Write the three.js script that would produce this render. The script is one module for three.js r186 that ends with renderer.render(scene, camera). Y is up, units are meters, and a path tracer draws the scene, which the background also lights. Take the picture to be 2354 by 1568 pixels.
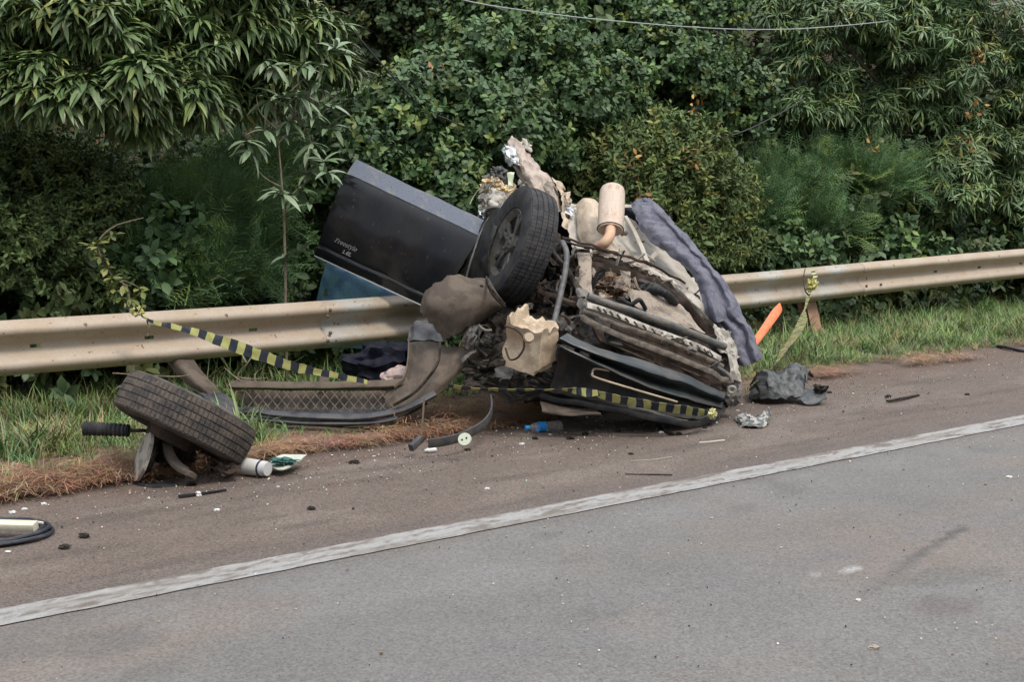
import * as THREE from 'three';
import { ImprovedNoise } from 'three/addons/math/ImprovedNoise.js';
import { mergeGeometries, toCreasedNormals } from 'three/addons/utils/BufferGeometryUtils.js';
import { TextGeometry } from 'three/addons/geometries/TextGeometry.js';
import { RoundedBoxGeometry } from 'three/addons/geometries/RoundedBoxGeometry.js';
import { FontLoader } from 'three/addons/loaders/FontLoader.js';

// ---------------------------------------------------------------- camera, sky, sun, exposure
const scene = new THREE.Scene();
const F = 3200, EYE = 1.5, PITCH = Math.atan(384 / F);
const camera = new THREE.PerspectiveCamera(2 * Math.atan(784 / F) * 180 / Math.PI, 1024 / 683, 0.1, 400);
camera.position.set(0, EYE, 0);
camera.rotation.set(-PITCH, 0, 0);
camera.updateMatrixWorld();

const renderer = new THREE.WebGLRenderer({ antialias: true });
renderer.setSize(1024, 683);
renderer.toneMapping = THREE.LinearToneMapping;
renderer.toneMappingExposure = 2.15;
renderer.shadowMap.enabled = true;

{ // overcast sky: three times as bright overhead as at the horizon
  const w = 64, h = 32, d = new Float32Array(w * h * 4);
  for (let j = 0; j < h; j++) for (let i = 0; i < w; i++) {
    const el = ((j + 0.5) / h - 0.5) * Math.PI, s = Math.max(0, Math.sin(el)), L = 0.95 * (1 + 2 * s) / 3, k = (j * w + i) * 4;
    d[k] = L * 0.95; d[k + 1] = L; d[k + 2] = L * 1.07; d[k + 3] = 1;
  }
  const t = new THREE.DataTexture(d, w, h, THREE.RGBAFormat, THREE.FloatType);
  t.mapping = THREE.EquirectangularReflectionMapping; t.magFilter = THREE.LinearFilter; t.needsUpdate = true;
  scene.background = t; scene.environment = t;
}
const sun = new THREE.DirectionalLight(0xfff3e2, 1.2);
sun.position.set(5, 15, 4); sun.target.position.set(1, 0, -9); scene.add(sun, sun.target);
sun.position.set(1 + 6, 15, -9 + 7);
sun.castShadow = true; sun.shadow.radius = 30; sun.shadow.mapSize.set(2048, 2048);
Object.assign(sun.shadow.camera, { left: -14, right: 14, top: 14, bottom: -14, near: 1, far: 50 });

// ---------------------------------------------------------------- helpers
const V = (x, y, z) => new THREE.Vector3(x, y, z);
const camR = V(1, 0, 0), camF = V(0, -Math.sin(PITCH), -Math.cos(PITCH)), camU = V(0, Math.cos(PITCH), -Math.sin(PITCH)), eye = V(0, EYE, 0);
const ray = (x, y) => V(0, 0, 0).addScaledVector(camR, x - 1177).addScaledVector(camU, 784 - y).addScaledVector(camF, F);
const P = (x, y, s) => ray(x, y).multiplyScalar(1 / s).add(eye);                // a place in space from a bearing and a scale (pixels per metre)
const G = (x, y, h = 0) => { const r = ray(x, y); return r.multiplyScalar((h - EYE) / r.y).add(eye); };   // where a bearing meets the height h
const TH = Math.atan(4023 / Math.hypot(F, 384));
const D = V(Math.sin(TH), 0, -Math.cos(TH)), N = V(-Math.cos(TH), 0, -Math.sin(TH));   // along the road; away from the road
const W = (u, y, v) => V(0, y, 0).addScaledVector(D, u).addScaledVector(N, v);
const UV = (p) => [p.dot(D), p.dot(N)];
const PV = (x, y, v) => { const r = ray(x, y); return r.multiplyScalar((v - eye.dot(N)) / r.dot(N)).add(eye); };
const scaleAt = (p) => F / p.clone().sub(eye).dot(camF);
const camDir = (x, up, toward) => V(0, 0, 0).addScaledVector(camR, x).addScaledVector(camU, up).addScaledVector(camF, -toward).normalize();

let seed_ = 1;
const rng = (s) => { let a = s >>> 0; return () => { a = (a + 0x6d2b79f5) | 0; let t = Math.imul(a ^ (a >>> 15), 1 | a); t = (t + Math.imul(t ^ (t >>> 7), 61 | t)) ^ t; return ((t ^ (t >>> 14)) >>> 0) / 4294967296; }; };
const R = rng(20240611);
const rr = (a, b, f = R) => a + (b - a) * f();
const pn = new ImprovedNoise();
const noise = (x, y, z = 0) => pn.noise(x + 31.7, y + 17.3, z + 5.1);
const fbm = (x, y, z = 0, o = 4) => { let s = 0, a = 0.5, f = 1; for (let i = 0; i < o; i++) { s += a * noise(x * f, y * f, z + i * 7.7); a *= 0.5; f *= 2.03; } return s; };
const sstep = (a, b, x) => { const t = Math.min(1, Math.max(0, (x - a) / (b - a))); return t * t * (3 - 2 * t); };

const taken = {};
const numbered = (n) => { const k = taken[n] = (taken[n] ?? -1) + 1; return k ? n + '_' + String(k).padStart(3, '0') : n; };
function tag(o, label, category, group, kind) { Object.assign(o.userData, { label, category }); if (group) o.userData.group = group; if (kind) o.userData.kind = kind; return o; }
function thing(name, label, category, at, group) { const o = new THREE.Group(); o.name = numbered(name); if (at) o.position.copy(at); scene.add(o); o.updateMatrixWorld(true); return tag(o, label, category, group); }
function part(name, geo, mat, parent = scene) {            // geometry comes in world coordinates; the mesh sits in its parent's frame
  const m = new THREE.Mesh(geo, mat); m.name = parent === scene ? numbered(name) : name; m.castShadow = m.receiveShadow = true;
  if (parent !== scene) { parent.updateMatrixWorld(true); geo.applyMatrix4(parent.matrixWorld.clone().invert()); }
  parent.add(m); return m;
}
function structure(name, geo, mat, label) { const m = part(name, geo, mat); m.userData.kind = 'structure'; m.userData.label = label; return m; }

// ---------------------------------------------------------------- materials
const enc = (l) => { l = Math.min(1, Math.max(0, l)); return 255 * (l <= 0.0031308 ? 12.92 * l : 1.055 * Math.pow(l, 1 / 2.4) - 0.055); };
function tileNoise(n, cells, seed) {                        // tileable value noise, n x n
  const r = rng(seed), g = new Float32Array(cells * cells).map(() => r()), out = new Float32Array(n * n);
  for (let j = 0; j < n; j++) for (let i = 0; i < n; i++) {
    const x = i / n * cells, y = j / n * cells, xi = Math.floor(x), yi = Math.floor(y), fx = x - xi, fy = y - yi, sx = fx * fx * (3 - 2 * fx), sy = fy * fy * (3 - 2 * fy);
    const a = g[(yi % cells) * cells + xi % cells], b = g[(yi % cells) * cells + (xi + 1) % cells], c = g[((yi + 1) % cells) * cells + xi % cells], d = g[((yi + 1) % cells) * cells + (xi + 1) % cells];
    out[j * n + i] = (a + (b - a) * sx) * (1 - sy) + (c + (d - c) * sx) * sy;
  }
  return out;
}
function tileFbm(n, cells, oct, seed) {
  const o = new Float32Array(n * n); let a = 0.5, t = 0;
  for (let k = 0; k < oct; k++) { const q = tileNoise(n, Math.min(n, cells << k), seed + k * 13); for (let i = 0; i < o.length; i++) o[i] += a * q[i]; t += a; a *= 0.55; }
  for (let i = 0; i < o.length; i++) o[i] /= t;
  return o;
}
function dataTex(n, f, srgb, m = n) {
  const d = new Uint8Array(n * m * 4);
  for (let i = 0; i < n * m; i++) { const c = f(i, i % n, (i / n) | 0); for (let k = 0; k < 3; k++) d[i * 4 + k] = srgb ? enc(c[k]) : Math.min(255, Math.max(0, c[k] * 255)); d[i * 4 + 3] = 255; }
  const t = new THREE.DataTexture(d, n, m, THREE.RGBAFormat); t.wrapS = t.wrapT = THREE.RepeatWrapping; t.magFilter = THREE.LinearFilter; t.minFilter = THREE.LinearMipmapLinearFilter; t.generateMipmaps = true;
  if (srgb) t.colorSpace = THREE.SRGBColorSpace; t.needsUpdate = true; return t;
}
const bumps = {}, bumpSized = {};
// two colours of matter mixed in patches with grain and specks; SIZE is metres a tile
function matter({ c, c2 = c, size = 0.6, cells = 5, sharp = 0.12, bias = 0.5, grain = 0.16, specks = 0, speck = [0.02, 0.02, 0.02], rough = 0.8, metal = 0, bump = 0.0015, seed = seed_++, n = 256, ...more }) {
  const a = tileFbm(n, cells, 5, seed * 101), b = tileFbm(n, n >> 2, 2, seed * 57 + 3), q = tileFbm(n, 40, 2, seed * 31 + 9);
  const map = dataTex(n, (i) => {
    const m = sstep(bias - sharp, bias + sharp, a[i]), g = 1 + grain * (b[i] - 0.5) * 2, s = specks && q[i] > 1 - specks ? 1 : 0;
    return [0, 1, 2].map((k) => s ? speck[k] : (c[k] + (c2[k] - c[k]) * m) * g);
  }, true);
  let bm = null; if (bump) { bumps[n] ??= dataTex(n, (i) => { const h = 0.6 * a[i] + 0.4 * b[i]; return [h, h, h]; }, false); bm = bumpSized[n + '|' + size] ??= bumps[n].clone(); bm.needsUpdate = true; }
  map.repeat.set(1 / size, 1 / size); if (bm) bm.repeat.set(1 / size, 1 / size);
  return new THREE.MeshPhysicalMaterial({ map, roughness: rough, metalness: metal, side: THREE.DoubleSide, ...(bm ? { bumpMap: bm, bumpScale: bump } : {}), ...more });
}
const plain = (c, rough = 0.7, more = {}) => new THREE.MeshPhysicalMaterial({ color: new THREE.Color().setRGB(...c), roughness: rough, side: THREE.DoubleSide, ...more });

// ---------------------------------------------------------------- shapes
function finish(pos, uv, idx, crease) {
  let g = new THREE.BufferGeometry(); g.setAttribute('position', new THREE.Float32BufferAttribute(pos, 3)); g.setAttribute('uv', new THREE.Float32BufferAttribute(uv, 2)); g.setIndex(idx);
  if (crease) { g = toCreasedNormals(g, crease); } else g.computeVertexNormals();
  return g;
}
const cr = (a, b, c, d, t) => { const t2 = t * t, t3 = t2 * t; return 0.5 * (2 * b + (c - a) * t + (2 * a - 5 * b + 4 * c - d) * t2 + (3 * b - a - 3 * c + d) * t3); };
function along(list, t, smooth) {                           // a point at 0..1 of a list of vectors
  const n = list.length - 1, x = Math.min(n - 1e-6, Math.max(0, t * n)), i = Math.floor(x), f = x - i, p = (k) => list[Math.min(n, Math.max(0, k))];
  if (!smooth) return p(i).clone().lerp(p(i + 1), f);
  const a = p(i - 1), b = p(i), c = p(i + 1), d = p(i + 2);
  return V(cr(a.x, b.x, c.x, d.x, f), cr(a.y, b.y, c.y, d.y, f), cr(a.z, b.z, c.z, d.z, f));
}
// a bent sheet with thickness, through rows of points; crumpled by noise; HOLE(u, v) leaves cells out
function sheet(rows, { nu = 24, nv = 24, th = 0.004, amp = 0, freq = 4, sharp = 0, smooth = true, seed = seed_++, hole = null, crease = 0.6, wave = null } = {}) {
  const pts = [];
  for (let j = 0; j <= nv; j++) for (let i = 0; i <= nu; i++) {
    const col = rows.map((r) => along(r, i / nu, smooth)), p = along(col, j / nv, smooth);
    if (wave) p.add(wave(i / nu, j / nv, p));
    if (amp) {
      const q = p.clone().multiplyScalar(freq), o = seed * 9.7;
      const f = (dx) => { let n = noise(q.x + dx + o, q.y, q.z) + 0.5 * noise(q.x * 2.3 + dx, q.y * 2.3 + o, q.z * 2.3); if (sharp) n = n * (1 - sharp) + sharp * (1 - 2.2 * Math.abs(noise(q.x * 1.4 + dx, q.y * 1.4, q.z * 1.4 + o))); return n * amp; };
      p.add(V(f(0), f(40), f(80)));
    }
    pts.push(p);
  }
  const at = (i, j) => pts[Math.min(nv, Math.max(0, j)) * (nu + 1) + Math.min(nu, Math.max(0, i))], pos = [], uv = [], idx = [];
  const nor = (i, j) => at(i + 1, j).clone().sub(at(i - 1, j)).cross(at(i, j + 1).clone().sub(at(i, j - 1))).normalize();
  let lu = 0, lv = 0; for (let i = 0; i < nu; i++) lu += at(i, nv >> 1).distanceTo(at(i + 1, nv >> 1)); for (let j = 0; j < nv; j++) lv += at(nu >> 1, j).distanceTo(at(nu >> 1, j + 1));
  const add = (p, a, b) => { pos.push(p.x, p.y, p.z); uv.push(a, b); return pos.length / 3 - 1; };
  const T = [], B = [];
  for (let j = 0; j <= nv; j++) for (let i = 0; i <= nu; i++) { const n = nor(i, j).multiplyScalar(th / 2), p = at(i, j); T.push(add(p.clone().add(n), lu * i / nu, lv * j / nv)); B.push(add(p.clone().sub(n), lu * i / nu, lv * j / nv)); }
  const k = (i, j) => j * (nu + 1) + i, solid = (i, j) => i >= 0 && j >= 0 && i < nu && j < nv && !(hole && hole((i + 0.5) / nu, (j + 0.5) / nv));
  for (let j = 0; j < nv; j++) for (let i = 0; i < nu; i++) {
    if (!solid(i, j)) continue;
    const a = k(i, j), b = k(i + 1, j), c = k(i + 1, j + 1), d = k(i, j + 1);
    idx.push(T[a], T[b], T[c], T[a], T[c], T[d], B[a], B[c], B[b], B[a], B[d], B[c]);
    const wall = (p, q) => idx.push(T[q], T[p], B[p], T[q], B[p], B[q]);
    if (!solid(i, j - 1)) wall(a, b); if (!solid(i + 1, j)) wall(b, c); if (!solid(i, j + 1)) wall(c, d); if (!solid(i - 1, j)) wall(d, a);
  }
  return finish(pos, uv, idx, crease);
}
// a section swept along points, with caps
const circle = (r, n = 12) => Array.from({ length: n }, (_, i) => [r * Math.cos(i / n * 2 * Math.PI), r * Math.sin(i / n * 2 * Math.PI)]);
function rrect(w, h, r = Math.min(w, h) * 0.2) { const o = []; for (const [sx, sy, a] of [[1, 1, 0], [-1, 1, 90], [-1, -1, 180], [1, -1, 270]]) for (const b of [0, 45, 90]) { const t = (a + b) * Math.PI / 180; o.push([sx * (w / 2 - r) + r * Math.cos(t), sy * (h / 2 - r) + r * Math.sin(t)]); } return o; }
function sweep(pts, sec, { n = 0, up = V(0, 1, 0), taper = null, smooth = true, crease = 0.7, amp = 0, freq = 5, twist = 0 } = {}) {
  n = n || (pts.length === 2 ? 1 : (pts.length - 1) * 8);
  if (amp && n < 10) n = 16;
  const pos = [], uv = [], idx = [], m = sec.length, ring = []; let len = 0, prev = null, o = seed_++ * 5.3;
  const per = sec.map((s, i) => Math.hypot(s[0] - sec[(i + 1) % m][0], s[1] - sec[(i + 1) % m][1]));
  for (let j = 0; j <= n; j++) {
    const t = j / n, p = along(pts, t, smooth), a = along(pts, Math.max(0, t - 0.5 / n), smooth), b = along(pts, Math.min(1, t + 0.5 / n), smooth), d = b.sub(a).normalize();
    let x = d.clone().cross(up); if (x.lengthSq() < 1e-4) x = d.clone().cross(V(0.3, 0.2, 1)); x.normalize(); let y = x.clone().cross(d).normalize();
    if (twist) { const c = Math.cos(twist * t), s = Math.sin(twist * t), x2 = x.clone().multiplyScalar(c).addScaledVector(y, s); y = y.multiplyScalar(c).addScaledVector(x, -s); x = x2; }
    if (prev) len += p.distanceTo(prev); prev = p.clone();
    const k = taper ? taper(t) : 1; let w = 0; const row = [];
    for (let i = 0; i <= m; i++) { const s = sec[i % m], q = p.clone().addScaledVector(x, s[0] * k).addScaledVector(y, s[1] * k); if (amp) { q.x += amp * noise(q.x * freq + o, q.y * freq, q.z * freq); q.y += amp * noise(q.x * freq, q.y * freq + o, q.z * freq); q.z += amp * noise(q.x * freq, q.y * freq, q.z * freq + o); } pos.push(q.x, q.y, q.z); uv.push(w, len); row.push(pos.length / 3 - 1); if (i < m) w += per[i]; }
    ring.push(row);
  }
  for (let j = 0; j < n; j++) for (let i = 0; i < m; i++) { const a = ring[j][i], b = ring[j][i + 1], c = ring[j + 1][i + 1], d = ring[j + 1][i]; idx.push(a, b, c, a, c, d); }
  for (const [row, flip] of [[ring[0], 1], [ring[n], 0]]) {
    let c = V(0, 0, 0); for (let i = 0; i < m; i++) c.add(V(pos[row[i] * 3], pos[row[i] * 3 + 1], pos[row[i] * 3 + 2])); c.multiplyScalar(1 / m);
    pos.push(c.x, c.y, c.z); uv.push(0, 0); const ci = pos.length / 3 - 1;
    for (let i = 0; i < m; i++) flip ? idx.push(ci, row[i + 1], row[i]) : idx.push(ci, row[i], row[i + 1]);
  }
  return finish(pos, uv, idx, crease);
}
function boxUV(g) {                                         // uv in metres from the dominant face direction
  if (g.index) g = g.toNonIndexed(); g.computeVertexNormals();
  const p = g.attributes.position, n = g.attributes.normal, uv = new Float32Array(p.count * 2);
  for (let i = 0; i < p.count; i++) { const x = Math.abs(n.getX(i)), y = Math.abs(n.getY(i)), z = Math.abs(n.getZ(i)); const a = x > y && x > z ? [p.getZ(i), p.getY(i)] : y > z ? [p.getX(i), p.getZ(i)] : [p.getX(i), p.getY(i)]; uv[i * 2] = a[0]; uv[i * 2 + 1] = a[1]; }
  g.setAttribute('uv', new THREE.BufferAttribute(uv, 2)); return g;
}
function lump(c, rx, ry, rz, { amp = 0.25, freq = 1.6, detail = 4, seed = seed_++, flat = 0.5, box = 0 } = {}) {
  let g = new THREE.IcosahedronGeometry(1, detail); g.deleteAttribute('uv'); const p = g.attributes.position;
  for (let i = 0; i < p.count; i++) {
    let v = V(p.getX(i), p.getY(i), p.getZ(i));
    if (box) { const m = Math.max(Math.abs(v.x), Math.abs(v.y), Math.abs(v.z)); v.lerp(v.clone().multiplyScalar(0.8 / m), box); }
    const q = v.clone().multiplyScalar(freq), k = 1 + amp * (noise(q.x + seed * 3.1, q.y, q.z) * 1.4 + (0.5 - Math.abs(noise(q.x * 2, q.y * 2 + seed, q.z * 2)) * 1.4));
    p.setXYZ(i, c.x + v.x * rx * k, c.y + v.y * ry * k, c.z + v.z * rz * k);
  }
  g = toCreasedNormals(g, flat); const nrm = g.attributes.normal.clone(); g = boxUV(g); g.setAttribute('normal', nrm); return g;
}
function merged(list) { return mergeGeometries(list.map((g) => { g = g.index ? g.toNonIndexed() : g; for (const k of Object.keys(g.attributes)) if (!['position', 'normal', 'uv'].includes(k)) g.deleteAttribute(k); if (!g.attributes.uv) g.setAttribute('uv', new THREE.Float32BufferAttribute(new Float32Array(g.attributes.position.count * 2), 2)); return g; })); }
function basis(p, y, xHint = V(1, 0, 0.1)) { const Y = y.clone().normalize(), Z = xHint.clone().cross(Y).normalize(), X = Y.clone().cross(Z); return new THREE.Matrix4().makeBasis(X, Y, Z).setPosition(p); }
function ribbon(mid, widths, side, opt) {                   // a strip through MID points, WIDTHS metres wide toward SIDE
  const w = (i) => Array.isArray(widths) ? widths[i] : widths, sd = (i) => (Array.isArray(side) ? side[i] : side).clone().normalize();
  return sheet([mid.map((p, i) => p.clone().addScaledVector(sd(i), w(i) / 2)), mid.map((p, i) => p.clone().addScaledVector(sd(i), -w(i) / 2))], opt);
}

// ---------------------------------------------------------------- the setting: road, shoulder, edge line, ground
function axisSteps(...runs) { const o = []; for (const [a, b, step] of runs) { const n = Math.max(1, Math.round((b - a) / step)); for (let i = 0; i < n; i++) o.push(a + (b - a) * i / n); } o.push(runs.at(-1)[1]); return o; }
function field(us, vs, height, color) {                     // a sheet over road coordinates, uv in metres, vertex colours
  const pos = [], uv = [], col = [], idx = [], n = us.length;
  for (const v of vs) for (const u of us) { const h = height(u, v), p = Array.isArray(h) ? W(u, h[0], v + h[1]) : W(u, h, v); pos.push(p.x, p.y, p.z); uv.push(u, v); if (color) col.push(...color(u, v)); }
  for (let j = 0; j + 1 < vs.length; j++) for (let i = 0; i + 1 < n; i++) { const a = j * n + i, b = a + 1, c = a + n + 1, d = a + n; idx.push(a, b, c, a, c, d); }
  const g = new THREE.BufferGeometry(); g.setAttribute('position', new THREE.Float32BufferAttribute(pos, 3)); g.setAttribute('uv', new THREE.Float32BufferAttribute(uv, 2));
  if (color) g.setAttribute('color', new THREE.Float32BufferAttribute(col, 3)); g.setIndex(idx); g.computeVertexNormals();
  if (g.attributes.normal.getY(0) < 0) { const ix = g.index.array; for (let i = 0; i < ix.length; i += 3) { const t = ix[i]; ix[i] = ix[i + 1]; ix[i + 1] = t; } g.computeVertexNormals(); }
  return g;
}
const mix3 = (a, b, t) => [0, 1, 2].map((k) => a[k] + (b[k] - a[k]) * t);
const segDist = (u, v, a, b) => { const dx = b[0] - a[0], dy = b[1] - a[1], t = Math.min(1, Math.max(0, ((u - a[0]) * dx + (v - a[1]) * dy) / (dx * dx + dy * dy))); return [Math.hypot(u - a[0] - t * dx, v - a[1] - t * dy), t]; };
function asphaltMaterial(seed, stone, dark, size, amp = 0.9) {          // aggregate: stones of different tone in a matrix
  const n = 1024, f = tileFbm(n, 200, 2, seed), g = tileFbm(n, 300, 2, seed + 5), m = tileFbm(n, 6, 6, seed + 11), e = tileFbm(n, 230, 1, seed + 23);
  const map = dataTex(n, (i) => {
    let k = 0.72 + amp * (0.5 * (f[i] - 0.5) + 0.4 * (g[i] - 0.5)) + 0.14 * (m[i] - 0.5); let t = [k, k, k];
    if (e[i] > 0.955) t = stone.map((x) => x * (0.8 + 0.3 * f[i])); else if (e[i] < 0.04) t = dark;
    return t;
  }, true);
  const bm = dataTex(n, (i) => { const h = 0.5 * f[i] + 0.5 * g[i]; return [h, h, h]; }, false);
  map.repeat.set(1 / size, 1 / size); bm.repeat.set(1 / size, 1 / size);
  return new THREE.MeshStandardMaterial({ map, bumpMap: bm, bumpScale: 0.004, roughness: 0.88, vertexColors: true });
}
const uvOf = (x, y) => UV(G(x, y));
const marks = {                                              // tyre marks, scuffs and stains read from the photograph
  skid: [[uvOf(2215, 1212), uvOf(2110, 1275)], [uvOf(2110, 1275), uvOf(1990, 1368)]],
  scuff: [uvOf(1880, 1322), uvOf(1975, 1306)],
  patch: uvOf(2160, 1390), drag: [uvOf(1440, 1130), uvOf(1790, 1085)], scrape: [[uvOf(905, 1531), uvOf(935, 1525)], [uvOf(750, 1553), uvOf(785, 1549)]],
  oil: [uvOf(-60, 1510), uvOf(230, 1465)], spot: uvOf(1265, 1228),
};
const roadColor = (u, v) => {
  let c = [0.197, 0.189, 0.184];
  const a = fbm(u * 0.55, v * 0.9, 3), b = fbm(u * 0.25, v * 1.6, 9), f = fbm(u * 3.1, v * 4.2, 21);
  c = mix3(c, [0.215, 0.18, 0.16], 0.8 * sstep(-0.05, 0.32, a + 0.25 * f + 0.3 * sstep(3.7, 2.4, v) * sstep(3.5, 5.5, u)));
  c = mix3(c, [0.175, 0.173, 0.178], 0.5 * sstep(0.02, 0.3, -b - 0.2 * f));
  c = mix3(c, [0.222, 0.22, 0.222], 0.5 * sstep(0.05, 0.3, fbm(u * 0.8 + 4, v * 1.3, 33)));
  for (const w of [3.75, 2.05]) c = mix3(c, [0.17, 0.165, 0.162], 0.5 * sstep(0.32, 0.05, Math.abs(v - w) + 0.25 * fbm(u * 0.4, v * 2.5, 19) + 0.12 * f));
  c = mix3(c, [0.14, 0.135, 0.13], 0.5 * sstep(0.2, 0.34, fbm(u * 1.7, v * 2.4, 57, 5)));
  const [d0] = segDist(u, v, ...marks.drag); c = mix3(c, [0.125, 0.115, 0.115], 0.55 * sstep(0.16, 0.02, d0 + 0.1 * f));
  const edge = sstep(4.42, 4.56, v + 0.12 * fbm(u * 2.2, v * 2, 5)); c = mix3(c, [0.15, 0.13, 0.12], 0.5 * edge);
  const [d1] = segDist(u, v, ...marks.skid[0]), [d2, t2] = segDist(u, v, ...marks.skid[1]);
  c = mix3(c, [0.075, 0.075, 0.078], 0.85 * sstep(0.03, 0.01, d1) * (0.9 + f)); c = mix3(c, [0.1, 0.1, 0.105], (0.7 - 0.45 * t2) * sstep(0.045, 0.012, d2 + 0.02 * f));
  const [d3] = segDist(u, v, ...marks.scuff); c = mix3(c, [0.5, 0.5, 0.5], 0.8 * sstep(0.026, 0.004, d3 + 0.03 * Math.abs(f)));
  for (const s of marks.scrape) { const [d] = segDist(u, v, ...s); c = mix3(c, [0.55, 0.55, 0.55], 0.8 * sstep(0.012, 0.003, d)); }
  c = mix3(c, [0.13, 0.11, 0.105], 0.6 * sstep(0.14, 0.05, Math.hypot((u - marks.patch[0]) * 0.7, v - marks.patch[1]) + 0.12 * f));
  c = mix3(c, [0.13, 0.13, 0.13], 0.5 * sstep(0.09, 0.03, Math.hypot(u - marks.spot[0], v - marks.spot[1]) + 0.06 * f));
  const [d4] = segDist(u, v, ...marks.oil); c = mix3(c, [0.12, 0.118, 0.12], 0.55 * sstep(0.22, 0.04, d4 + 0.25 * f));
  return c;
};
const shoulderColor = (u, v) => {
  let c = [0.158, 0.122, 0.104];
  const a = fbm(u * 0.9, v * 2.2, 51), f = fbm(u * 4, v * 6, 61), s = fbm(u * 0.8, v * 7, 71);
  c = mix3(c, [0.2, 0.162, 0.14], 0.8 * sstep(-0.02, 0.25, a + 0.4 * f)); c = mix3(c, [0.11, 0.085, 0.073], 0.7 * sstep(0.05, 0.28, s + 0.3 * f));
  c = mix3(c, [0.13, 0.108, 0.1], 0.6 * sstep(4.98, 4.8, v + 0.1 * f));
  c = mix3(c, [0.15, 0.095, 0.07], 0.55 * sstep(5.9, 6.4, v + 0.5 * f));
  return c;
};
const roadMat = asphaltMaterial(3, [1, 0.98, 0.95], [0.22, 0.22, 0.22], 1.7), shoulderMat = asphaltMaterial(17, [1, 0.95, 0.9], [0.2, 0.17, 0.15], 1.3, 1.7);
structure('road', field(axisSteps([-60, -1, 3], [-1, 13, 0.04], [13, 90, 3]), axisSteps([-9, 1.6, 0.8], [1.6, 4.66, 0.04]), () => 0, roadColor), roadMat, 'grey patched asphalt lane with brown dust and a tyre mark');
structure('shoulder', field(axisSteps([-60, 0, 3], [0, 14, 0.045], [14, 90, 3]), axisSteps([4.66, 6.95, 0.045]), (u, v) => 0.004 * fbm(u * 2, v * 2, 4), shoulderColor), shoulderMat, 'brown dusty gravelly road shoulder strewn with grit');
{ // worn edge line, laid on both
  const us = axisSteps([-60, 0, 1.5], [0, 14, 0.025], [14, 90, 1.5]), vs = Array.from({ length: 13 }, (_, i) => i / 12);
  const g = field(us, vs, (u, v) => [0.0045, (4.56 + v * 0.185 - v) + (v === 0 || v === 1 ? 0.012 * fbm(u * 6, v * 9, 2, 5) : 0) - 0.0085 * u + 0.028], (u, v) => {
    const w = fbm(u * 5, v * 3.5 + 3, 8, 5), x = fbm(u * 22, v * 14, 14, 3), worn = sstep(0.0, 0.3, w + 0.55 * x + 0.34 * (v > 0.8 ? v - 0.8 : 0) * 4), dirt = sstep(-0.05, 0.3, fbm(u * 1.2, v * 2, 90) + 0.3 * x);
    return mix3(mix3([0.46, 0.455, 0.455], [0.33, 0.305, 0.28], dirt), [0.22, 0.19, 0.168], worn);
  });
  structure('edge_line', g, asphaltMaterial(29, [1, 1, 1], [0.5, 0.48, 0.45], 1.1), 'worn white edge line painted between road and shoulder');
}
const verge = (u, v) => -0.02 + 0.05 * sstep(6.5, 7.2, v) + 0.05 * fbm(u * 1.3, v * 1.3, 6) * sstep(6.5, 7.2, v) + (v > 9.6 ? (v - 9.6) * 0.95 + 0.5 * fbm(u * 0.4, v * 0.4, 2) * Math.min(1, v - 9.6) : 0);
const soil = matter({ c: [0.12, 0.08, 0.055], c2: [0.085, 0.07, 0.045], size: 1.2, cells: 9, grain: 0.5, rough: 1, bump: 0.01, n: 512 });
structure('ground', field(axisSteps([-60, -2, 3], [-2, 18, 0.12], [18, 90, 3]), axisSteps([6.45, 10, 0.08], [10, 40, 1]), (u, v) => v < 6.5 ? [0.0, 0.12 * fbm(u * 2.2, 0, 3)] : verge(u, v)), soil, 'dark soil of the verge and wooded bank behind the guard rail');
structure('far_ground', field([-60, -20, 20, 90], [-60, -9.02], () => -0.01), soil, 'dark soil on the far side of the road');
// unseen bank added across the road, behind the camera, to darken the door reflection
{
  const bankGreen = matter({ c: [0.06, 0.085, 0.04], c2: [0.09, 0.105, 0.055], size: 3, cells: 20, grain: 0.5, rough: 1, bump: 0.05, n: 512 });
  structure('added_far_bank', field(axisSteps([-60, 90, 1.5]), axisSteps([-40, -11, 1]), (u, v) => { const d = -11 - v; return Math.min(9, d * 1.6) + 1.8 * fbm(u * 0.35, v * 0.35, 8) * Math.min(1, d * 0.5); }), bankGreen, 'unseen dark green bank added across the road to darken reflections');
}

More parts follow.
